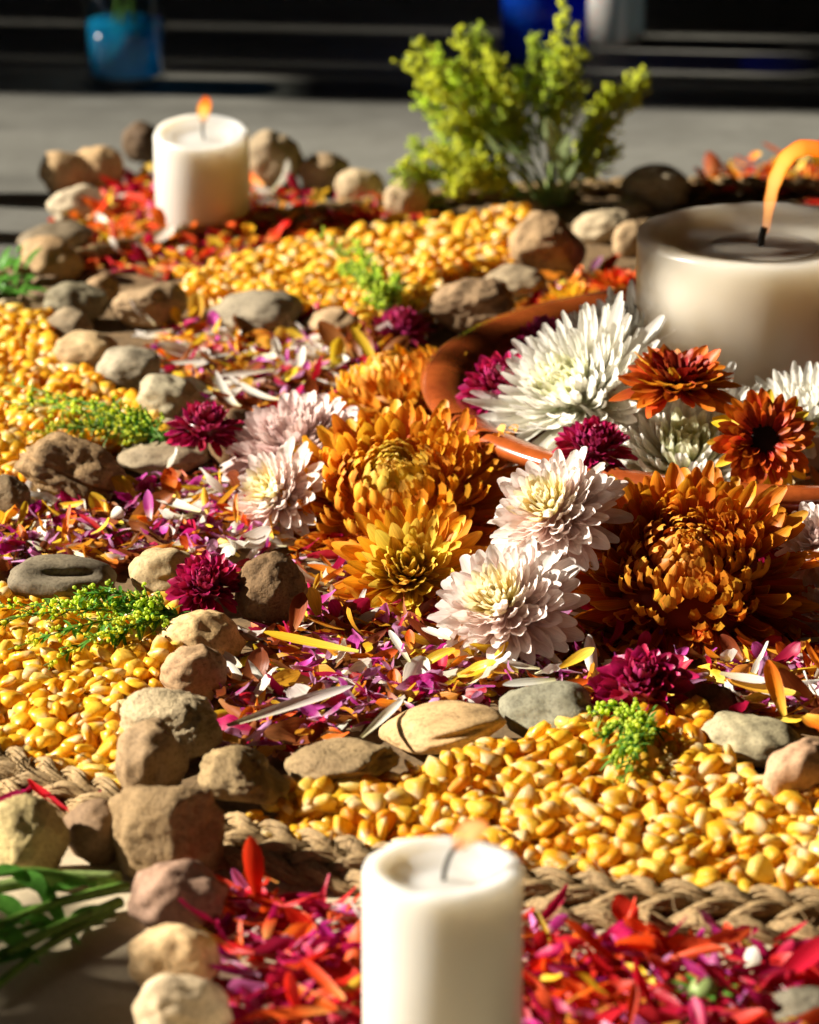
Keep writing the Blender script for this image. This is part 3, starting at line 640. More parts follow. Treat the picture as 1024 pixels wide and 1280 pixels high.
ST = [
 (80, 216, 62, 62, TAN, 'tan stone at far left edge of the ring, left of its darker twin', dict(z0=.004)),
 (120, 212, 72, 62, (.45, .33, .2), 'rounded tan stone leaning on another, left of the far white candle', dict(z0=.004)),
 (97, 258, 76, 54, PALE, 'pale whitish stone with a grey patch below the two tan stones', dict(z0=.004)),
 (-62, 192, 96, 120, (.3, .24, .17), 'tall grey brown stone added just outside the left edge to cast a dark band over the floor', dict(z0=.002)),  # unseen, added for its shadow on the floor
 (-48, 262, 76, 74, (.34, .26, .17), 'brown stone added just outside the left edge to cast a band near the pale whitish stone', dict(z0=.002)),  # unseen, added for a second shadow band
 (178, 180, 50, 56, DRK, 'dark brown stone half hidden behind the far white candle', dict(z0=.002)),
 (338, 203, 84, 78, (.38, .32, .24), 'large grey tan stone just right of the far white candle', dict(z0=.002)),
 (406, 216, 64, 50, (.40, .31, .22), 'tan stone with a dark right side, second right of the far candle', dict(z0=.002)),
 (450, 236, 64, 58, (.44, .37, .27), 'smooth beige egg shaped stone third right of the far candle', dict(z0=.004)),
 (509, 250, 62, 60, (.47, .39, .29), 'beige upright pebble beside the left foot of the goldenrod bunch', dict(z0=.004)),
 (656, 263, 48, 34, (.5, .4, .28), 'small buff pebble at the foot of the goldenrod bunch', dict(z0=.004)),
 (685, 308, 98, 88, (.40, .29, .18), 'rough brown rock on the far corn under the goldenrod', dict(z0=.012, rough=1)),
 (752, 284, 86, 48, (.5, .44, .34), 'flat pale stone right of the rough brown rock', dict(z0=.006)),
 (820, 236, 88, 64, (.5, .46, .38), 'grey white stone with a shaded hollow, behind the pale flat one', dict(z0=.002, dent=(.3, -.9, -.1, .25, 1, 1))),
 (792, 262, 52, 30, (.52, .47, .38), 'small pale pebble between two larger ones near the goldenrod', dict(z0=.002)),
 (790, 300, 50, 54, (.52, .4, .27), 'buff stone peeking out left of the big candle rim', dict(z0=.006)),
 (64, 326, 86, 64, (.44, .32, .2), 'rounded tan stone at left beside green leaves', dict(z0=.006)),
 (70, 300, 96, 46, (.2, .17, .13), 'dark flat stone behind the rounded tan one at left', dict(z0=.006)),
 (95, 378, 82, 56, OLV, 'dark olive grey stone above the line of left pebbles', dict(z0=.012)),
 (128, 360, 44, 34, (.38, .27, .17), 'small brown stone behind the olive grey one', dict(z0=.012)),
 (86, 408, 62, 50, (.33, .28, .21), 'grey tan stone topmost of the line down to the burgundy flower', dict(z0=.016)),
 (188, 380, 98, 60, (.40, .30, .2), 'tan stone with shadowed front beside a standing orange petal', dict(z0=.012, rough=1)),
 (108, 440, 84, 58, (.5, .39, .25), 'round sandy stone in the line above left corn', dict(z0=.016)),
 (159, 463, 84, 60, (.36, .34, .29), 'grey stone with dark right half in the line above left corn', dict(z0=.016)),
 (213, 500, 92, 62, (.40, .38, .31), 'smooth grey green stone touching the upper left burgundy flower', dict(z0=.016)),
 (318, 391, 124, 60, (.27, .25, .21), 'long flat speckled grey stone in front of the far corn', dict(z0=.012, rough=0)),
 (414, 406, 76, 42, (.40, .30, .2), 'tan pebble right of the long speckled grey stone', dict(z0=.012)),
 (592, 380, 108, 76, (.36, .26, .17), 'angular brown rock in front of far corn with a lit left face', dict(z0=.012, rough=1)),
 (642, 352, 84, 46, (.32, .27, .2), 'grey brown stone behind the angular brown rock', dict(z0=.014)),
 (86, 590, 136, 86, (.34, .24, .14), 'craggy brown rock with deep cracks at left', dict(z0=.014, rough=1, split=(.25, .3, 1), lump=.22)),
 (8, 628, 62, 66, (.26, .2, .13), 'brown rock cut by the left frame edge below the craggy one', dict(z0=.01, rough=1)),
 (205, 570, 118, 50, (.30, .26, .2), 'flat grey brown stone right of the craggy rock', dict(z0=.012)),
 (293, 556, 62, 92, (.17, .11, .06), 'dark upright brown stone behind the upper left burgundy flower', dict(z0=.008)),
 (208, 531, 36, 18, (.58, .52, .42), 'tiny pale pebble beside the upper left burgundy flower', dict(z0=.02)),
 (4, 392, 44, 36, (.5, .44, .32), 'small pale stone cut by the left frame edge above the corn', dict(z0=.012)),
 (79, 726, 142, 66, (.20, .18, .145), 'dark grey oval stone with a deep hollow on top', dict(z0=.022, lump=.08, depth=.8, rot=.1, dent=(.0, -.6, .85, .42, .2, 1.3))),
 (206, 720, 92, 78, (.56, .46, .3), 'cream stone behind the left burgundy flower', dict(z0=.012)),
 (340, 740, 94, 96, (.20, .13, .07), 'dark cracked brown stone right of the left burgundy flower', dict(z0=.016, rough=1)),
 (256, 797, 114, 74, (.74, .55, .32), 'smooth cream yellow stone below the left burgundy flower', dict(z0=.012, rot=.2)),
 (241, 842, 88, 80, (.48, .34, .22), 'pinkish tan stone below the cream yellow one', dict(z0=.012)),
 (214, 906, 136, 94, (.50, .43, .31), 'large pale rough stone in the row between corn and petals', dict(z0=.012, rough=1, lump=.12)),
 (188, 952, 98, 104, (.34, .25, .16), 'tan brown stone leaning in front of the large pale one', dict(z0=.014, dent=(.4, -.9, -.1, .2, 1.5, .8))),
 (297, 974, 132, 78, (.34, .26, .15), 'long brown rough stone at the left end of the front row', dict(z0=.02, rough=1)),
 (430, 953, 148, 68, (.33, .25, .15), 'long low brown stone second in the front row', dict(z0=.022, rough=1, rot=-.12)),
 (551, 909, 158, 66, (.58, .42, .24), 'cream tan pitted stone in the front row', dict(z0=.014, lump=.1, dent=(.1, -.9, .3, .14, .5, 2))),
 (690, 887, 134, 76, (.25, .26, .22), 'grey green smooth stone left of the front burgundy flower', dict(z0=.012)),
 (884, 882, 84, 64, (.2, .12, .06), 'dark brown stone in shade right of the front burgundy flower', dict(z0=.01)),
 (945, 927, 138, 66, (.40, .38, .28), 'flat grey green pale stone at the right end of the front row', dict(z0=.014, depth=.7)),
 (1002, 975, 100, 104, (.46, .31, .22), 'pinkish tan stone at the right frame edge on the corn', dict(z0=.012)),
 (207, 1037, 162, 138, (.33, .24, .14), 'largest rough brown rock over the rope edge at lower left', dict(z0=.004, rough=1, lump=.1, depth=.6)),
 (124, 1040, 92, 86, (.26, .18, .12), 'reddish brown stone behind the largest rough rock', dict(z0=.004)),
 (30, 1050, 112, 108, (.48, .41, .22), 'yellowish lichen stained rock at lower left frame edge', dict(z0=.004, rough=1, lump=.1)),
 (222, 1122, 132, 100, (.34, .23, .19), 'purplish brown stone in front of the largest rough rock', dict(z0=.004, lump=.2)),
 (217, 1200, 114, 88, (.74, .56, .36), 'smooth cream pebble second from the bottom left', dict(z0=.004, depth=.7)),
 (228, 1266, 124, 98, (.68, .58, .45), 'pale striped stone lowest at the bottom left', dict(z0=.004)),
 (1004, 1262, 96, 66, (.16, .155, .13), 'dark grey stone at the lower right corner among red petals', dict(z0=.004)),
]
for i, (px, py, wp, hp, col, lab, kw) in enumerate(ST): stone(px, py, wp, hp, col, lab, seed=i, **kw)

# ------------------------------------------------------------------ bowl, water, candles
bowl_c = Vector((0.255, 2.565, 0)); BR = 0.246; BZ = 0.068
b_ = Mesh(); b_.lathe([(0.0, .010), (.12, .010), (.155, .016), (.205, .048), (.222, BZ - .012), (BR, BZ - .008), (BR + .002, BZ - .002), (BR - .004, BZ + .002), (BR - .014, BZ + .002), (BR - .026, BZ - .003), (BR - .034, BZ - .010), (BR - .040, BZ - .024), (.165, .028), (.12, .018), (0, .016)], 128)
bw = b_.build('clay_bowl', MT['clay'], None, True, bowl_c)
tag(bw, 'wide glazed orange clay bowl holding flowers and the big candle', 'bowl')
wt = Mesh(); wt.lathe([(0, 0), (BR - .036, 0)], 64)
tag(wt.build('water', MT['water'], None, True, bowl_c + Vector((0, 0, BZ - .014))), kind='structure')

def flame_mesh(name, pts, rads, mat, parent, n=10, flatk=0.6):
    V, F, pv = [], [], []; m = len(pts); pts = [Vector(p) for p in pts]
    for i, p in enumerate(pts):
        t = (pts[min(i + 1, m - 1)] - pts[max(i - 1, 0)]).normalized()
        a = t.cross(Vector((0, 1, 0))).normalized(); b = t.cross(a)
        for k in range(n):
            q = 2 * math.pi * k / n; V.append(p + a * math.cos(q) * rads[i] + b * math.sin(q) * rads[i] * flatk); pv.append(i / (m - 1))
    for i in range(m - 1):
        for k in range(n): F.append((i * n + k, i * n + (k + 1) % n, (i + 1) * n + (k + 1) % n, (i + 1) * n + k))
    return obj(name, mesh_np(name, V, F, [mat], True, {'pv': pv}), parent)
def candle(label, base, r, h, mat, rim, well, wick_dx, tilt=(0, 0)):
    root = thing('candle', label, 'candle', base, 'white pillar candles' if mat is MT['wax'] else None)
    root.rotation_euler = (tilt[0], tilt[1], 0)
    m = Mesh(); ri = r - rim
    m.lathe([(0, 0), (r * .97, 0), (r, .003), (r, h * .5), (r, h - .004), (r - .0012, h - .0012), (r - .004, h), (ri + .002, h - .001), (ri, h - .004),
             (ri - .002, h - well + .004), (ri - .008, h - well + .0005), (ri * .55, h - well - .001), (ri * .3, h - well), (0, h - well)], 96)
    sd = r * 900; V2 = []
    for (x, y, z) in m.V:
        q = Vector((x * 28, y * 28, z * 16 + sd)); e = 1 + .006 * mnoise.noise(q) + .003 * mnoise.noise(q * 3.1)
        top = max(0.0, (z - h * .8) / (h * .2)) if math.hypot(x, y) > ri - .003 else 0
        V2.append((x * e, y * e, z + top * (.0011 * mnoise.noise(Vector((x * 45, y * 45, sd))) + .0006 * mnoise.noise(Vector((x * 130, y * 130, sd))))))
    m.V = V2; m.build('wax_body', mat, root)
    return root, h - well
# near candle
P, t = at(554, 1080, .118); r_n = 101 * t / FPX
cn, zt = candle('white pillar candle in front, lit with a faint flame', (P.x, P.y, .005), r_n, .113, MT['wax'], .0105, .008, 0)
k = t / FPX
wk = Mesh(); wk.tube(smooth_path([(0, 0, zt - .002), (.001, 0, zt + .006), (.004, 0, zt + .014), (.0095, 0, zt + .0195)], 8), .0011, 6); wk.build('wick', MT['wick'], cn)
flame_mesh('flame', smooth_path([(.006, 0, zt + .014), (.0095, 0, zt + .021), (.015, 0, zt + .025), (.022, 0, zt + .0225)], 14), [.0005 + .0055 * math.sin(math.pi * min(1, (i + 1) / 15.)) ** .7 for i in range(15)], MT['flame_small'], cn)
# far candle
P, t = at(255, 287, .006); k = t / FPX; Pt, _ = at_y(255, 157, P.y)
hf = Pt.z - P.z
cf, zt = candle('white pillar candle at the far side among orange petals', P, 59 * k, hf, MT['wax'], .008, .007, 0, tilt=(R_(9), 0))
wk = Mesh(); wk.tube(smooth_path([(.002, 0, zt - .002), (.001, 0, zt + .008), (.002, 0, zt + .017)], 6), .001, 6); wk.build('wick', MT['wick'], cf)
flame_mesh('flame', smooth_path([(.002, 0, zt + .014), (.002, 0, zt + .023), (.004, 0, zt + .032), (.003, 0, zt + .038)], 12), [.0005 + .0052 * math.sin(math.pi * min(1, (i + 1) / 13.)) ** .8 for i in range(13)], MT['flame'], cf)
# big candle in the bowl
yb = 2.60; Pt, t = at_y(957, 291, yb); k = t / FPX; r_b = 161 * k
cb, zt = candle('large beige pillar candle in the clay bowl with a tall bent orange flame', (Pt.x, yb, .018), r_b, Pt.z - .018, MT['wax_big'], .0155, .0095, 0)
m = Mesh(); m.lathe([(0, .0006), (r_b * .42, .0002)], 48); m.build('melted_wax', wax_mat('melted_wax', (.62, .55, .46), .012, .12), cb, True, (0, 0, zt))
def loc(px, py): q, _ = at_y(px, py, yb); return (q.x - Pt.x, 0, q.z - .018)
w0 = loc(950, 318); w1 = loc(956, 284)
wk = Mesh(); wk.tube(smooth_path([(w0[0], 0, zt - .001), (w0[0] + .001, 0, (zt + w1[2]) / 2), w1], 8), .0024, 8); wk.build('wick', MT['wick'], cb)
flame_mesh('flame', smooth_path([loc(957, 292), loc(962, 255), loc(970, 222), loc(986, 194), loc(1010, 184), loc(1034, 192), loc(1052, 200)], 26),
           [(.0022 + .0028 * math.sin(math.pi * min(1, i / 26.)) ** .8 + .0016 * i / 26) * (1 if i < 19 else max(.08, (27 - i) / 8)) * (1 + .08 * math.sin(i * 1.7)) for i in range(27)], MT['flame'], cb)

# ------------------------------------------------------------------ flowers
FL = 'chrysanthemum heads around the bowl'; FB = 'burgundy chrysanthemum heads'; FW = 'flowers floating in the bowl'
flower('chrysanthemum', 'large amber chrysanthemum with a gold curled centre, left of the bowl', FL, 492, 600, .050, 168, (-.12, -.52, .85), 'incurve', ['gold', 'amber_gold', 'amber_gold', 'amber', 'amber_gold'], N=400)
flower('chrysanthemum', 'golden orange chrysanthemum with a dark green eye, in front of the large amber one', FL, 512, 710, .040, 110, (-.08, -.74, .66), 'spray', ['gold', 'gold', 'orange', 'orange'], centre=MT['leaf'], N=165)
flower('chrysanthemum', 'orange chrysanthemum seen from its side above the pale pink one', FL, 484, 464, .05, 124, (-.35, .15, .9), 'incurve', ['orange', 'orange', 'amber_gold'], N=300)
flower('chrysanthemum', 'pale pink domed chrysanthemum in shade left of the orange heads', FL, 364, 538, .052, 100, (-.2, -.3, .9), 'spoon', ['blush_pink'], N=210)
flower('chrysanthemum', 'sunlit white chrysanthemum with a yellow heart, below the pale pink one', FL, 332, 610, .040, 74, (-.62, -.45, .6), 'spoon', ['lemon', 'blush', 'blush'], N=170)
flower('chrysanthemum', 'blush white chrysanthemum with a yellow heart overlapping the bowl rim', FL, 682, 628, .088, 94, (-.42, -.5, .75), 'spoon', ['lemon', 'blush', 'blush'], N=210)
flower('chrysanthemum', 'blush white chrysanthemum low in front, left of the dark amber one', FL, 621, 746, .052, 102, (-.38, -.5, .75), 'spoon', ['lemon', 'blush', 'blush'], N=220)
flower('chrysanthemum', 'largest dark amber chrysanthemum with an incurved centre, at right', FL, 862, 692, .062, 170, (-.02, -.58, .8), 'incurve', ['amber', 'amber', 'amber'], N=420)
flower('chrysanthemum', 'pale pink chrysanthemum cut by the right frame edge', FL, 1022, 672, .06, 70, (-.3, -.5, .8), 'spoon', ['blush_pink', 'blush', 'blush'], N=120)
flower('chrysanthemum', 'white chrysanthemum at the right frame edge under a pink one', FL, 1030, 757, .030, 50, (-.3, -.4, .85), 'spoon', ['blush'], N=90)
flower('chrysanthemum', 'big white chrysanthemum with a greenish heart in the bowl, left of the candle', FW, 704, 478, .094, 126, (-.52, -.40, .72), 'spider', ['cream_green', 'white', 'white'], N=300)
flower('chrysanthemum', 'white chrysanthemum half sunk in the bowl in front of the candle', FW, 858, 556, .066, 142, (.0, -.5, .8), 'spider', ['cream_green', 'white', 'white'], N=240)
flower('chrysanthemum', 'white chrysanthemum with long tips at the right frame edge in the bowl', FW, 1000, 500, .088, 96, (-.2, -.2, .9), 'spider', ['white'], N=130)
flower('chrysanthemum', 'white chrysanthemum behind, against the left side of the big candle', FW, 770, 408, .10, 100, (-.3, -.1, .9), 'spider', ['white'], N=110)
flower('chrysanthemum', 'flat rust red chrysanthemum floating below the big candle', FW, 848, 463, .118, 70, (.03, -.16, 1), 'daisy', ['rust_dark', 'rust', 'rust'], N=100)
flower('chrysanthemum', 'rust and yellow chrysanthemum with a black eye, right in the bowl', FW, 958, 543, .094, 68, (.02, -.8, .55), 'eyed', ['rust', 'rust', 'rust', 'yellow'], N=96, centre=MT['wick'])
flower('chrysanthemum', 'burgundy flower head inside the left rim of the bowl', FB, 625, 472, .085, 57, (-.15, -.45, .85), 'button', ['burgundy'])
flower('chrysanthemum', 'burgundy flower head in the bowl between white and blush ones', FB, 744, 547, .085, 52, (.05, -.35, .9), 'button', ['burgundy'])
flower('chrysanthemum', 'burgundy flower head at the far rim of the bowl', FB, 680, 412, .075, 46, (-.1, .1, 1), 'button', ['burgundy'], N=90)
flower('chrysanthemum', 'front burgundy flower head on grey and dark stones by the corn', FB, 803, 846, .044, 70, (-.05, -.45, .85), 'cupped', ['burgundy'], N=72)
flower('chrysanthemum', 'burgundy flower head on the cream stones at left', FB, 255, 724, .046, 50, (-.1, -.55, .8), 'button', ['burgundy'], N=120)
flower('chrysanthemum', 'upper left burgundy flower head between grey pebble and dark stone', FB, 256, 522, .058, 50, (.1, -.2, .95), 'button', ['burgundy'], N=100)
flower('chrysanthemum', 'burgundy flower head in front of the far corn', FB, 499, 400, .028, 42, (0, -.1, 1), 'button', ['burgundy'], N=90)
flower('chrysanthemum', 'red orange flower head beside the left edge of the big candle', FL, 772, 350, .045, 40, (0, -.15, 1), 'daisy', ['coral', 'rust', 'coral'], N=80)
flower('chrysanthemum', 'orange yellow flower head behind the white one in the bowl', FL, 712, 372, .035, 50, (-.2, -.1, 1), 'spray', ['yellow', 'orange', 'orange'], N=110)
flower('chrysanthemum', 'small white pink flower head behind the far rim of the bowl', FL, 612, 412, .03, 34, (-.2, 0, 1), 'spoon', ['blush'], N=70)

# ------------------------------------------------------------------ loose petals
LP = {}
def loose_variants(cname):
    out = []
    for s in range(5):
        rr = random.Random(s * 13 + hash(cname) % 7 if False else s * 13 + len(cname))
        kw = [dict(ratio=.36, bend=24, cup=.4, tip=.85), dict(ratio=.3, bend=45, cup=.5, tip=.75, twist=.5), dict(ratio=.2, bend=20, cup=.6, tip=.75, twist=-.6),
              dict(ratio=.46, bend=15, cup=.3, tip=.9, wav=.3), dict(ratio=.26, bend=-40, cup=.45, tip=.5, twist=.9)][s]
        out.append(kw)
    return out
LPG = [petal_geo(**k) for k in loose_variants('x')]; LPA = ['broad', 'curled', 'narrow', 'broad flat', 'narrow twisted']
_pr = random.Random(91)
for q in range(11):
    _k = dict(ratio=_pr.choice((.16, .2, .26, .32, .42)), bend=_pr.uniform(-45, 75), cup=_pr.uniform(.15, .8), tip=_pr.uniform(.55, 1), base=_pr.uniform(.15, .5), hood=_pr.uniform(-30, 60), twist=_pr.uniform(-1.1, 1.1), wav=_pr.uniform(0, .5), widest=_pr.uniform(.45, .75))
    LPG.append(petal_geo(**_k)); LPA.append(('narrow' if _k['ratio'] < .27 else 'broad') + (' curled' if abs(_k['bend']) > 40 else ' twisted' if abs(_k['twist']) > .6 else ' flat'))
for c in ('purple', 'loose_orange', 'loose_white', 'red', 'coral', 'crimson', 'magenta', 'yellow', 'brown', 'gold'):
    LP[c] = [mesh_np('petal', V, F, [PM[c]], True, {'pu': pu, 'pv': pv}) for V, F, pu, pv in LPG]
LEN = dict(purple=(.013, .021), loose_orange=(.016, .028), loose_white=(.018, .036), red=(.019, .033), coral=(.019, .034), crimson=(.018, .03), magenta=(.014, .024), yellow=(.014, .028), brown=(.02, .04), gold=(.014, .028))
NM = dict(purple='purple_petal', loose_orange='orange_petal', loose_white='white_petal', red='red_petal', coral='coral_petal', crimson='crimson_petal', magenta='magenta_petal', yellow='yellow_petal', brown='brown_petal', gold='golden_petal')
AREAS = [
 ('under and between the large flower heads beside the bowl', [(300, 500), (470, 440), (600, 560), (700, 640), (1040, 620), (1040, 850), (735, 850), (600, 815), (470, 780), (385, 750), (330, 700), (330, 600)], dict(brown=1.5, loose_orange=3, loose_white=.8, purple=1.5, crimson=2.5), 3600, .012),   # polygon, colours with weights, spots per m2 on top, place words, z, base litter colours
 ('between the front stones and the flowers', [(285, 945), (272, 880), (320, 800), (385, 745), (470, 775), (600, 810), (735, 830), (1040, 835), (1040, 905), (870, 905), (735, 870), (620, 880), (470, 900), (385, 940)],
  dict(purple=7, loose_orange=2.6, loose_white=1.8, yellow=1.8, crimson=.8, magenta=1, brown=.5), 8500, .014),
 ('in the band reaching the left edge', [(-30, 640), (150, 618), (320, 590), (360, 660), (300, 705), (165, 705), (-30, 712)],
  dict(purple=5, loose_orange=2.6, loose_white=2, yellow=2, crimson=.8, magenta=1.4), 8500, .014),
 ('between the far pebbles and orange flowers', [(205, 470), (190, 415), (260, 402), (480, 408), (530, 395), (470, 440), (420, 480), (300, 510), (260, 500)],
  dict(purple=3, loose_orange=3, loose_white=2.2, yellow=2.2, gold=1.2, crimson=1), 7500, .014),
 ('in the ring around the far candle', [(100, 262), (150, 222), (200, 235), (310, 240), (385, 258), (545, 272), (530, 288), (400, 302), (215, 350), (110, 345)],
  dict(red=1.6, coral=2.6, loose_orange=2.2, yellow=3.0, gold=1.5, crimson=2.2, loose_white=1.0, magenta=.9), 5200, .006),
 ('on the ground beside the near candle', [(255, 1125), (330, 1120), (450, 1138), (680, 1176), (1040, 1200), (1040, 1320), (285, 1300), (270, 1180)],
  dict(red=4.5, coral=1.8, magenta=3, crimson=5, yellow=.8, loose_white=.35, purple=.6), 6500, .006),
 ('at the far right behind the big candle', [(862, 232), (930, 205), (1040, 190), (1040, 262), (870, 255)], dict(coral=3, loose_orange=2, yellow=2.5, red=.8, crimson=1, brown=1), 2200, .006),
 ('beside the big candle in front of the brown rocks', [(640, 395), (680, 355), (800, 335), (800, 392), (700, 402)], dict(loose_orange=3, yellow=2, purple=1.5, red=1), 5000, .014),
 ('between rope edge and the lower left rocks', [(-30, 1000), (60, 1004), (115, 1020), (90, 1032), (-30, 1028)], dict(red=2, crimson=4), 2500, .006),
 ('between the left pebbles and the bowl', [(255, 480), (330, 500), (330, 590), (180, 612), (250, 590)], dict(loose_white=1.2, brown=3, loose_orange=1), 3000, .010),
]
stuffV, stuffF, stuffPU, stuffPV, stuffR, stuffMI = [], [], [], [], [], []; sb = 0
cols_all = list(LP); counts = {}
for (place, poly, cw, dens, z0) in AREAS:
    cs = list(cw); wts = np.array([cw[c] for c in cs]); wts = wts / wts.sum()
    P = np.array([at(x, y, z0)[0] for x, y in poly]); x0, x1, y0, y1 = P[:, 0].min(), P[:, 0].max(), P[:, 1].min(), P[:, 1].max()
    for layer in range(3):
        n = int((x1 - x0) * (y1 - y0) * dens * (1.2 if layer < 2 else .62)); X = rng.uniform(x0, x1, n); Y = rng.uniform(y0, y1, n)
        pq = proj(np.stack([X, Y, np.full(n, z0)], 1)); ok = in_poly(pq, poly)
        for x, y, q in zip(X[ok], Y[ok], pq[ok]):
            c = cs[rng.choice(len(cs), p=wts)]
            if layer == 0 and c in ('purple', 'loose_white', 'yellow', 'magenta') and random.random() < .7: c = random.choice(('crimson', 'brown', 'brown') if z0 > .01 else ('crimson', 'red'))  # bottom layer recoloured darker, so gaps between petals look deep in shade
            L = random.uniform(*LEN[c]) * (1.0 if z0 > .01 else 1.05)
            vi = random.randrange(len(LPG))
            R3 = Matrix.Rotation(random.uniform(0, 6.283), 3, 'Z') @ Matrix.Rotation(random.gauss(.06, .2 if layer < 2 else .27), 3, 'X') @ Matrix.Rotation(random.gauss(0, .6) + (math.pi if random.random() < .3 else 0), 3, 'Y')
            z = z0 - (.003 if z0 > .01 else 0) + layer * .0034 + random.uniform(0, .004)
            key = (c, place)
            if layer == 2 and counts.get(c, 0) < 260 and not place.startswith('under'):
                counts[c] = counts.get(c, 0) + 1
                o = bpy.data.objects.new(NM[c], LP[c][vi])
                o.matrix_basis = Matrix.Translation((x, y, z)) @ R3.to_4x4() @ Matrix.Scale(L, 4); link(o)
                tag(o, '%s %s petal lying %s' % (LPA[vi], NM[c].split('_')[0], place), 'petal', '%s petals %s' % (NM[c].split('_')[0], place))
            else:
                V, F, pu, pv = LPG[vi]
                stuffV.append((V * L) @ np.array(R3).T + np.array([x, y, z])); stuffF.append(F + sb); sb += len(V)
                stuffPU.append(pu); stuffPV.append(pv); stuffR.append(np.full(len(V), random.random())); stuffMI.append(np.full(len(F), cols_all.index(c)))
me = mesh_np('petal_litter', np.concatenate(stuffV), np.concatenate(stuffF), [PM[c] for c in cols_all], True,
             {'pu': np.concatenate(stuffPU), 'pv': np.concatenate(stuffPV), 'rnd': np.concatenate(stuffR)}, np.concatenate(stuffMI))
tag(obj('petal_litter', me), 'thick litter of mixed red purple and orange petals under the top ones', 'petals', kind='stuff')
print('petals', counts, sb // 35)
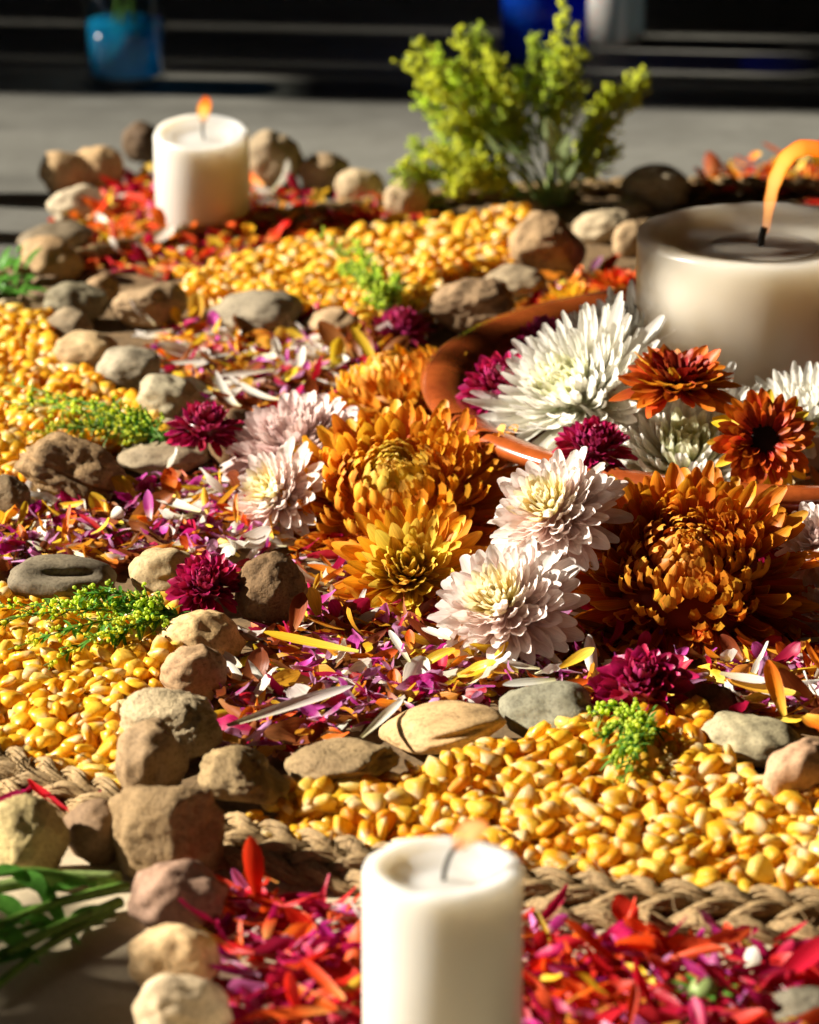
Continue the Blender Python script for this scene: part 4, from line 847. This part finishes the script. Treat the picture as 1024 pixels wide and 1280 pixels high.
# petals that stand out one by one
def hero(x0, y0, x1, y1, wpx, c, label, z0=.02, z1=None, bend=15, cup=.35, tip=.7, name=None, roll=0.0):
    A, t = at(x0, y0, z0); B, _ = at(x1, y1, z0 if z1 is None else z1); d = B - A; L = d.length
    V, F, pu, pv = petal_geo(ratio=wpx * t / FPX / L, bend=bend, cup=cup, tip=tip, nu=4, nv=8)
    o = obj(name or NM.get(c, 'petal'), mesh_np('petal', V, F, [PM[c]], True, {'pu': pu, 'pv': pv}))
    o.matrix_basis = Matrix.Translation(A) @ (frame(d, Vector((0, -.35, 1))) @ Matrix.Rotation(roll, 3, 'Y') @ Matrix.Rotation(R_(-bend * .5), 3, 'X')).to_4x4() @ Matrix.Scale(L, 4)
    tag(o, label, 'petal', 'long loose petals')
HP = [
 (285, 908, 438, 858, 21, 'loose_white', 'long flat white strap petal lying across the front petal band', .024, None, 4),
 (448, 815, 331, 790, 17, 'yellow', 'long cream yellow petal right of the cream stone', .026, .03, 12),
 (452, 922, 503, 874, 14, 'loose_white', 'white strap petal left of the pitted cream stone', .024, None, 6),
 (512, 828, 487, 788, 11, 'loose_white', 'narrow white petal standing out of the front petal band', .022, None, 5),
 (562, 800, 528, 784, 14, 'loose_white', 'white petal under the golden orange flower', .022, None, 10),
 (300, 508, 268, 462, 12, 'loose_white', 'curled white petal near the pale pink flower, uppermost of three', .022, .032, 60),
 (352, 500, 285, 470, 12, 'loose_white', 'curled white petal near the pale pink flower, middle of three', .022, .026, 40),
 (345, 462, 275, 470, 11, 'loose_white', 'long white petal above the curled ones', .024, None, 10),
 (190, 455, 258, 452, 9, 'loose_white', 'white petal beside the grey pebbles', .026, None, 8),
 (215, 412, 165, 420, 9, 'loose_white', 'thin white petal left in the far petal patch', .026, None, 8),
 (238, 607, 176, 568, 13, 'loose_white', 'white petal below the flat grey brown stone', .014, .026, 20),
 (330, 598, 210, 606, 14, 'brown', 'long dry brown petal below the dark upright stone', .014, None, 8),
 (250, 640, 190, 618, 18, 'loose_white', 'cream petal in the left petal arm', .022, None, 15),
 (358, 768, 328, 732, 20, 'loose_orange', 'orange petal leaning on the dark cracked stone', .016, .034, 15),
 (366, 790, 378, 742, 22, 'brown', 'brown petal standing before the dark cracked stone', .016, .032, 10),
 (398, 770, 388, 735, 20, 'gold', 'cream gold petal under the golden orange flower at left', .018, .03, 15),
 (244, 408, 246, 366, 20, 'gold', 'golden petal standing upright beside a tan stone', .016, .04, 8),
 (695, 850, 630, 856, 15, 'loose_white', 'grey white petal lying on the grey green stone', .036, None, 8),
 (680, 866, 736, 850, 18, 'loose_orange', 'orange petal lying over the grey green stone', .036, None, 12),
 (700, 835, 742, 810, 18, 'gold', 'golden petal left of the front burgundy flower', .022, .03, 25),
 (905, 850, 1000, 868, 18, 'gold', 'golden petal right of the front burgundy flower', .022, .024, 20),
 (900, 842, 960, 852, 17, 'loose_white', 'white petal right of the front burgundy flower', .026, None, 20),
 (980, 895, 960, 825, 22, 'loose_orange', 'orange brown petal bent at the right frame edge', .018, .04, 35),
 (1005, 895, 1030, 910, 30, 'loose_orange', 'orange petal lying on the flat grey green stone', .034, None, 20),
 (306, 1196, 240, 1152, 14, 'gold', 'narrow yellow petal bridging cream and purplish stones', .012, .05, 6),
 (455, 1240, 398, 1198, 44, 'red', 'broad bright red petal left of the near candle', .016, None, 25),
 (430, 1250, 378, 1200, 18, 'coral', 'narrow coral petal left of the near candle', .02, .026, 12),
 (425, 1262, 310, 1270, 20, 'coral', 'long orange red petal at the bottom left of the near candle', .016, None, 8),
 (345, 1220, 420, 1262, 16, 'coral', 'thin coral petal crossing others left of the near candle', .018, None, 10),
 (745, 1240, 685, 1192, 34, 'coral', 'broad salmon petal right of the near candle', .016, None, 30),
 (845, 1222, 905, 1228, 30, 'coral', 'pale coral petal right of the near candle', .016, None, 25),
 (970, 1225, 1040, 1172, 34, 'red', 'broad red petal at the right frame edge', .016, .03, 20),
 (820, 1262, 930, 1268, 18, 'red', 'long red petal at the bottom right', .014, None, 8),
 (672, 1140, 690, 1185, 9, 'yellow', 'thin cream petal leaning on the rope edge by the near candle', .024, .012, 5),
 (910, 205, 935, 240, 18, 'loose_orange', 'orange petal standing out behind the big candle', .03, .012, 15),
 (130, 275, 165, 250, 14, 'coral', 'orange petal left of the far candle', .014, .022, 10),
 (152, 210, 172, 228, 13, 'red', 'red petal beside the dark stone left of the far candle', .022, .014, 10),
 (320, 275, 345, 285, 18, 'yellow', 'yellow petal right of the far candle', .012, .014, 15),
 (430, 262, 468, 252, 11, 'yellow', 'yellow petal before the beige egg shaped stone', .012, .018, 15),
 (475, 462, 442, 410, 15, 'yellow', 'yellow green petal above the side turned orange flower', .02, .04, 15),
]
for h in HP:
    h = list(h); up = .008 if .015 < h[7] < .031 and 430 < h[1] < 1000 else 0; h[7] += up
    if len(h) > 8 and h[8] is not None: h[8] += up
    hero(*h)

# ------------------------------------------------------------------ goldenrod
ICO_V = []; _p = (1 + 5 ** .5) / 2
for a in (-1, 1):
    for b in (-_p, _p): ICO_V += [(0, a, b), (a, b, 0), (b, 0, a)]
ICO_V = np.array(ICO_V) / math.hypot(1, _p)
import itertools
_D = np.linalg.norm(ICO_V[:, None] - ICO_V[None], axis=2); ICO_F = []
for i, j, k in itertools.combinations(range(12), 3):
    if _D[i, j] < 1.1 and _D[j, k] < 1.1 and _D[i, k] < 1.1:
        n = np.cross(ICO_V[j] - ICO_V[i], ICO_V[k] - ICO_V[i]); ICO_F.append((i, j, k) if n @ ICO_V[i] > 0 else (i, k, j))
ICO_F = np.array(ICO_F)
def bud_cloud(name, pts, rad, mat, parent):
    pts = np.array(pts); n = len(pts); r = rad * rng.uniform(.65, 1.3, n)
    st = rng.uniform(.8, 1.35, (n, 1, 3))
    V = (pts[:, None] + ICO_V[None] * st * r[:, None, None]).reshape(-1, 3); F = (ICO_F[None] + 12 * np.arange(n)[:, None, None]).reshape(-1, 3)
    return tag(obj(name, mesh_np(name, V, F, [mat], True)), kind='stuff') if parent is None else tag(obj(name, mesh_np(name, V, F, [mat], True), parent), kind='stuff')
def plume(root, A, B, bow, side_len, nside, budr, mats, stem_m, start=.3, side_hint=None, nb=1.0, stem_r=.0014, nleaf=0):
    """one flowering stem from A to B (root space): tapered stem, side twigs hung with buds"""
    A, B = Vector(A), Vector(B); mid = (A + B) / 2 + Vector(bow); path = smooth_path([A, mid, B], 16)
    m = Mesh(); m.tube(path, [stem_r * (1 - .7 * i / 16) for i in range(17)], 5)
    buds = []
    for s in range(nside):
        f = start + (1 - start) * (s + random.random()) / nside; q = path[min(16, int(f * 16))]; t = (path[min(16, int(f * 16) + 1)] - path[max(0, int(f * 16) - 1)]).normalized()
        a = t.orthogonal().normalized(); a = Quaternion(t, random.uniform(0, 6.283)) @ a
        d = (t * random.uniform(.5, 1.0) + a * random.uniform(.5, 1)).normalized(); L = side_len * (1.15 - .75 * f) * random.uniform(.6, 1.15)
        tw = [q]
        for k in range(5): d = (d + Vector((random.gauss(0, .12), random.gauss(0, .12), random.gauss(.03, .12)))).normalized(); tw.append(tw[-1] + d * L / 5)
        m.tube(tw, [.0006, .0006, .0005, .0005, .0004, .0003], 3, False)
        for k in range(int(L / (budr * 1.15) * 1.7 * nb)):
            g_ = random.uniform(.12, 1); w_ = tw[min(4, int(g_ * 5))].lerp(tw[min(5, int(g_ * 5) + 1)], g_ * 5 % 1)
            buds.append(w_ + Vector((random.gauss(0, 1), random.gauss(0, 1), random.gauss(0, 1))).normalized() * budr * random.uniform(.7, 2.0))
    m.build('stem', stem_m, root)
    if nleaf:
        lm = Mesh()
        for k in range(nleaf):
            f = random.uniform(.02, .85); q = path[int(f * 16)]; t = (path[min(16, int(f * 16) + 1)] - path[max(0, int(f * 16) - 1)]).normalized()
            d = (t * .8 + Vector((random.gauss(0, .6), random.gauss(0, .6), random.gauss(.1, .5)))).normalized(); leaf_blade(lm, q, d, random.uniform(.007, .014), .0011, .2)
        tag(lm.build('leaves', MT['leaf'], root), kind='stuff')
    bud_cloud('flower_buds', [tuple(b) for b in buds], budr, random.choice(mats), root)
base, t = at(688, 262, .004)
gb = thing('goldenrod_bunch', 'upright bunch of feathery yellow green goldenrod behind the brown rock', 'flowers', base)
GY = base.y
def rel(px, py, dy): q, _ = at_y(px, py, GY + dy); return q - base
STEMS = [(515, 48, .02), (545, 62, -.01), (568, 40, .03), (590, 30, .03), (612, 62, .0), (530, 95, -.02), (520, 125, .0), (555, 150, -.02), (500, 208, -.04), (540, 190, -.05), (575, 215, -.06), (560, 232, -.05),
         (664, 40, .03), (690, 60, .05), (706, -20, .06), (722, 30, .05), (640, 90, .03), (760, 110, .05), (798, 92, .06), (745, 150, .04), (770, 185, .03), (700, 130, .02), (620, 150, -.02), (735, 210, .0), (505, 70, .01), (515, 185, -.03), (600, 85, .02), (812, 88, .05), (490, 222, -.05)]
for (sx, sy, dy) in STEMS:
    A = Vector((random.uniform(-.008, .008), random.uniform(-.008, .008), .0)); B = rel(sx, sy, dy)
    plume(gb, A, B, ((B.x) * .10, 0, .012), (.031 if sx < 650 else .026), 44, .00105, [MT['bud'], MT['bud'], MT['bud_green']], MT['stem_pale'], start=.36, nb=.8, stem_r=.0016, nleaf=5)
for (sx, sy, dx, dz, L) in [(668, 240, -.5, .7, .055), (640, 225, -.8, .3, .05), (700, 225, .1, .9, .06), (655, 210, -.4, .8, .05), (690, 200, -.1, 1, .055), (720, 235, .5, .6, .05), (560, 255, -.8, -.1, .05), (625, 205, -.3, .9, .045), (705, 245, .2, .8, .05), (672, 215, -.6, .6, .06), (590, 245, -.9, .1, .05)]:
    m = Mesh(); leaf_blade(m, rel(sx, sy, -.03), Vector((dx, -.25, dz)), L, L * .11, .25); m.build('leaf', MT['leaf_pale'], gb)
def sprig(label, ax, ay, az, stems, side, nside, budr, mats, leaves=()):
    A, _ = at(ax, ay, az); root = thing('goldenrod_sprig', label, 'flowers', A, 'small goldenrod sprigs')
    for (bx, by, bz) in stems:
        B, _ = at(bx, by, bz); plume(root, (0, 0, 0), B - A, (0, 0, .006), side, nside, budr, mats, MT['stem'], start=.12, nb=.42, stem_r=.0009, nleaf=34)
    for (lx, ly, lz, dx, dy, dz, L) in leaves:
        q, _ = at(lx, ly, lz); m = Mesh(); leaf_blade(m, q - A, Vector((dx, dy, dz)), L, L * .1, .3); m.build('leaf', MT['leaf'], root)
YG = [MT['bud'], MT['bud_green']]
sprig('goldenrod sprig standing on the far corn', 488, 392, .03, [(402, 292, .05), (440, 298, .06), (420, 330, .05), (496, 345, .045), (455, 345, .055)], .016, 30, .0013, YG)
sprig('goldenrod sprig lying on the upper left corn', 205, 550, .034, [(5, 478, .036), (-10, 500, .036), (40, 500, .04), (60, 535, .034), (95, 500, .04), (30, 540, .035), (160, 520, .04)], .016, 18, .0011, YG)
sprig('goldenrod sprig lying on the left corn below the dark oval stone', 222, 770, .034, [(-20, 778, .036), (10, 812, .034), (96, 742, .046), (45, 768, .036), (55, 832, .03), (130, 806, .03), (-10, 760, .034), (150, 764, .036)], .014, 18, .0011, [MT['bud_green'], MT['bud'], MT['bud_green']])
sprig('small goldenrod sprig hanging over the front corn under the burgundy flower', 815, 908, .034, [(740, 890, .04), (762, 960, .034), (780, 975, .032), (800, 935, .034), (745, 925, .036)], .012, 20, .0012, [MT['bud_green'], MT['bud']])
# leafy stalks lying at the lower left and far left
A, _ = at(150, 1102, .02)
lb = thing('leafy_stalks', 'cut green leafy stalks lying on the floor at lower left', 'stalks', A)
for (x0, y0, z0, x1, y1, z1, r) in [(150, 1100, .018, -30, 1115, .02, .0042), (158, 1108, .016, -30, 1170, .018, .003), (150, 1128, .012, -30, 1215, .012, .0032), (120, 1105, .02, -30, 1095, .03, .0025), (140, 1140, .008, -20, 1245, .01, .0025), (100, 1150, .01, -30, 1185, .014, .002)]:
    p0, _ = at(x0, y0, z0); p1, _ = at(x1, y1, z1); m = Mesh()
    m.tube(smooth_path([p0 - A, (p0 + p1) / 2 - A + Vector((0, random.uniform(-.004, .004), .004)), p1 - A], 10), [r * (1 - .02 * i) for i in range(11)], 7); m.build('stem', MT['stem' if r < .004 else 'stem_pale'], lb)
for (x0, y0, z0, x1, y1, z1, wd) in [(40, 1090, .03, 85, 1160, .016, .0075), (20, 1092, .03, 55, 1112, .03, .012), (30, 1140, .02, 75, 1172, .012, .010), (10, 1160, .02, 60, 1120, .02, .010), (60, 1118, .024, 110, 1098, .022, .009), (-10, 1120, .026, 30, 1150, .02, .012),
                                     (75, 1160, .014, 100, 1178, .008, .006), (0, 1190, .016, 50, 1200, .012, .012), (-10, 1095, .032, 30, 1082, .034, .01), (90, 1145, .014, 140, 1125, .012, .006), (-20, 1210, .014, 60, 1180, .014, .014), (-20, 1150, .02, 40, 1190, .014, .012)]:
    p0, _ = at(x0, y0, z0); p1, _ = at(x1, y1, z1); m = Mesh(); leaf_blade(m, p0 - A, p1 - p0, (p1 - p0).length, wd * .6, .12); m.build('leaf', MT['leaf'], lb)
A, _ = at(-5, 350, .008)
lf = thing('green_foliage', 'dark green feathery leaves at the left frame edge by a tan stone', 'leaves', A)
for k in range(46):
    q, _ = at(random.uniform(-35, 34), random.uniform(318, 368), random.uniform(.01, .035)); m = Mesh()
    leaf_blade(m, q - A, Vector((random.gauss(.4, .5), random.gauss(-.2, .4), random.gauss(.5, .4))), random.uniform(.015, .03), .0028, .3); m.build('leaf', MT['leaf'], lf)
for (x, y, L, rx, lab) in [(28, 352, 40, .5, 'pale broken bark chip beside the green leaves'), (34, 384, 34, 1.1, 'small upright bark chip above the left corn'), (55, 372, 40, .1, 'dark bark chip under the dark olive stone'), (58, 350, 34, -.2, 'thin bark chip behind the dark olive stone')]:
    P, t = at(x, y, .018); Lm = L * t / FPX; m = Mesh(); d = Vector((math.cos(rx), -.2, -math.sin(rx))); m.tube([P - d * Lm / 2, P - d * Lm * .2 + Vector((0, 0, .001)), P + d * Lm * .2, P + d * Lm / 2], [Lm * .12, Lm * .17, Lm * .16, Lm * .1], 6)
    o = m.build('bark_chip', MT['bark']); tag(o, lab, 'bark chip', 'bark chips at left')
# green flower base among the red petals
P, _ = at(880, 1240, .016); fc = thing('flower_calyx', 'green stripped flower base lying among red petals at lower right', 'flower base', P)
m = Mesh(); m.lathe([(0, -.006), (.004, -.005), (.0075, 0), (.006, .005), (0, .006)], 12); m.build('receptacle', MT['stem_pale'], fc)
for k in range(9):
    a = k * 2 * math.pi / 9; m = Mesh(); leaf_blade(m, Vector((.006 * math.cos(a), .006 * math.sin(a), 0)), Vector((math.cos(a), math.sin(a), .4)), .011, .0025, .1); m.build('leaf', MT['leaf'], fc)

# ------------------------------------------------------------------ glasses at the back
def tumbler(label, px, py, rpx, h, liquid, lh, wall, taper=.9):
    P, t = at(px, py, 0.001); r = rpx * t / FPX; root = thing('glass', label, 'glass', P)
    m = Mesh(); m.lathe([(0, .001), (r * taper * .9, .001), (r * taper, .006), (r, h), (r - .003, h), (r * taper - .003, .012), (0, .010)], 48); m.build('glass_wall', wall, root)
    if liquid:
        r2 = r - .0036; rb = r * taper - .0036; m = Mesh(); m.lathe([(0, .0112), (rb, .0128), (rb + (r2 - rb) * lh / h, lh), (0, lh)], 48); m.build('liquid', liquid, root)
    return root
tb = tumbler('clear glass half full of blue liquid at the far left', 158, 106, 55, .12, MT['blue_liquid'], .062, MT['glass'])
for k in range(5):
    m = Mesh(); a = k * 1.3; m.tube([(.02 * math.cos(a), .02 * math.sin(a), .02), (.012 * math.cos(a + 2), .012 * math.sin(a + 2), .11), (.03 * math.cos(a + 2), .02 * math.sin(a), .17)], .0022, 6); m.build('stem', MT['stem'], tb)
tumbler('cobalt blue glass behind the goldenrod', 680, 72, 55, .13, None, 0, MT['cobalt'], .97)
tumbler('frosted white glass at the far side right of the blue one', 767, 52, 39, .11, None, 0, MT['frost'], .97)
print('objects', len(bpy.data.objects))
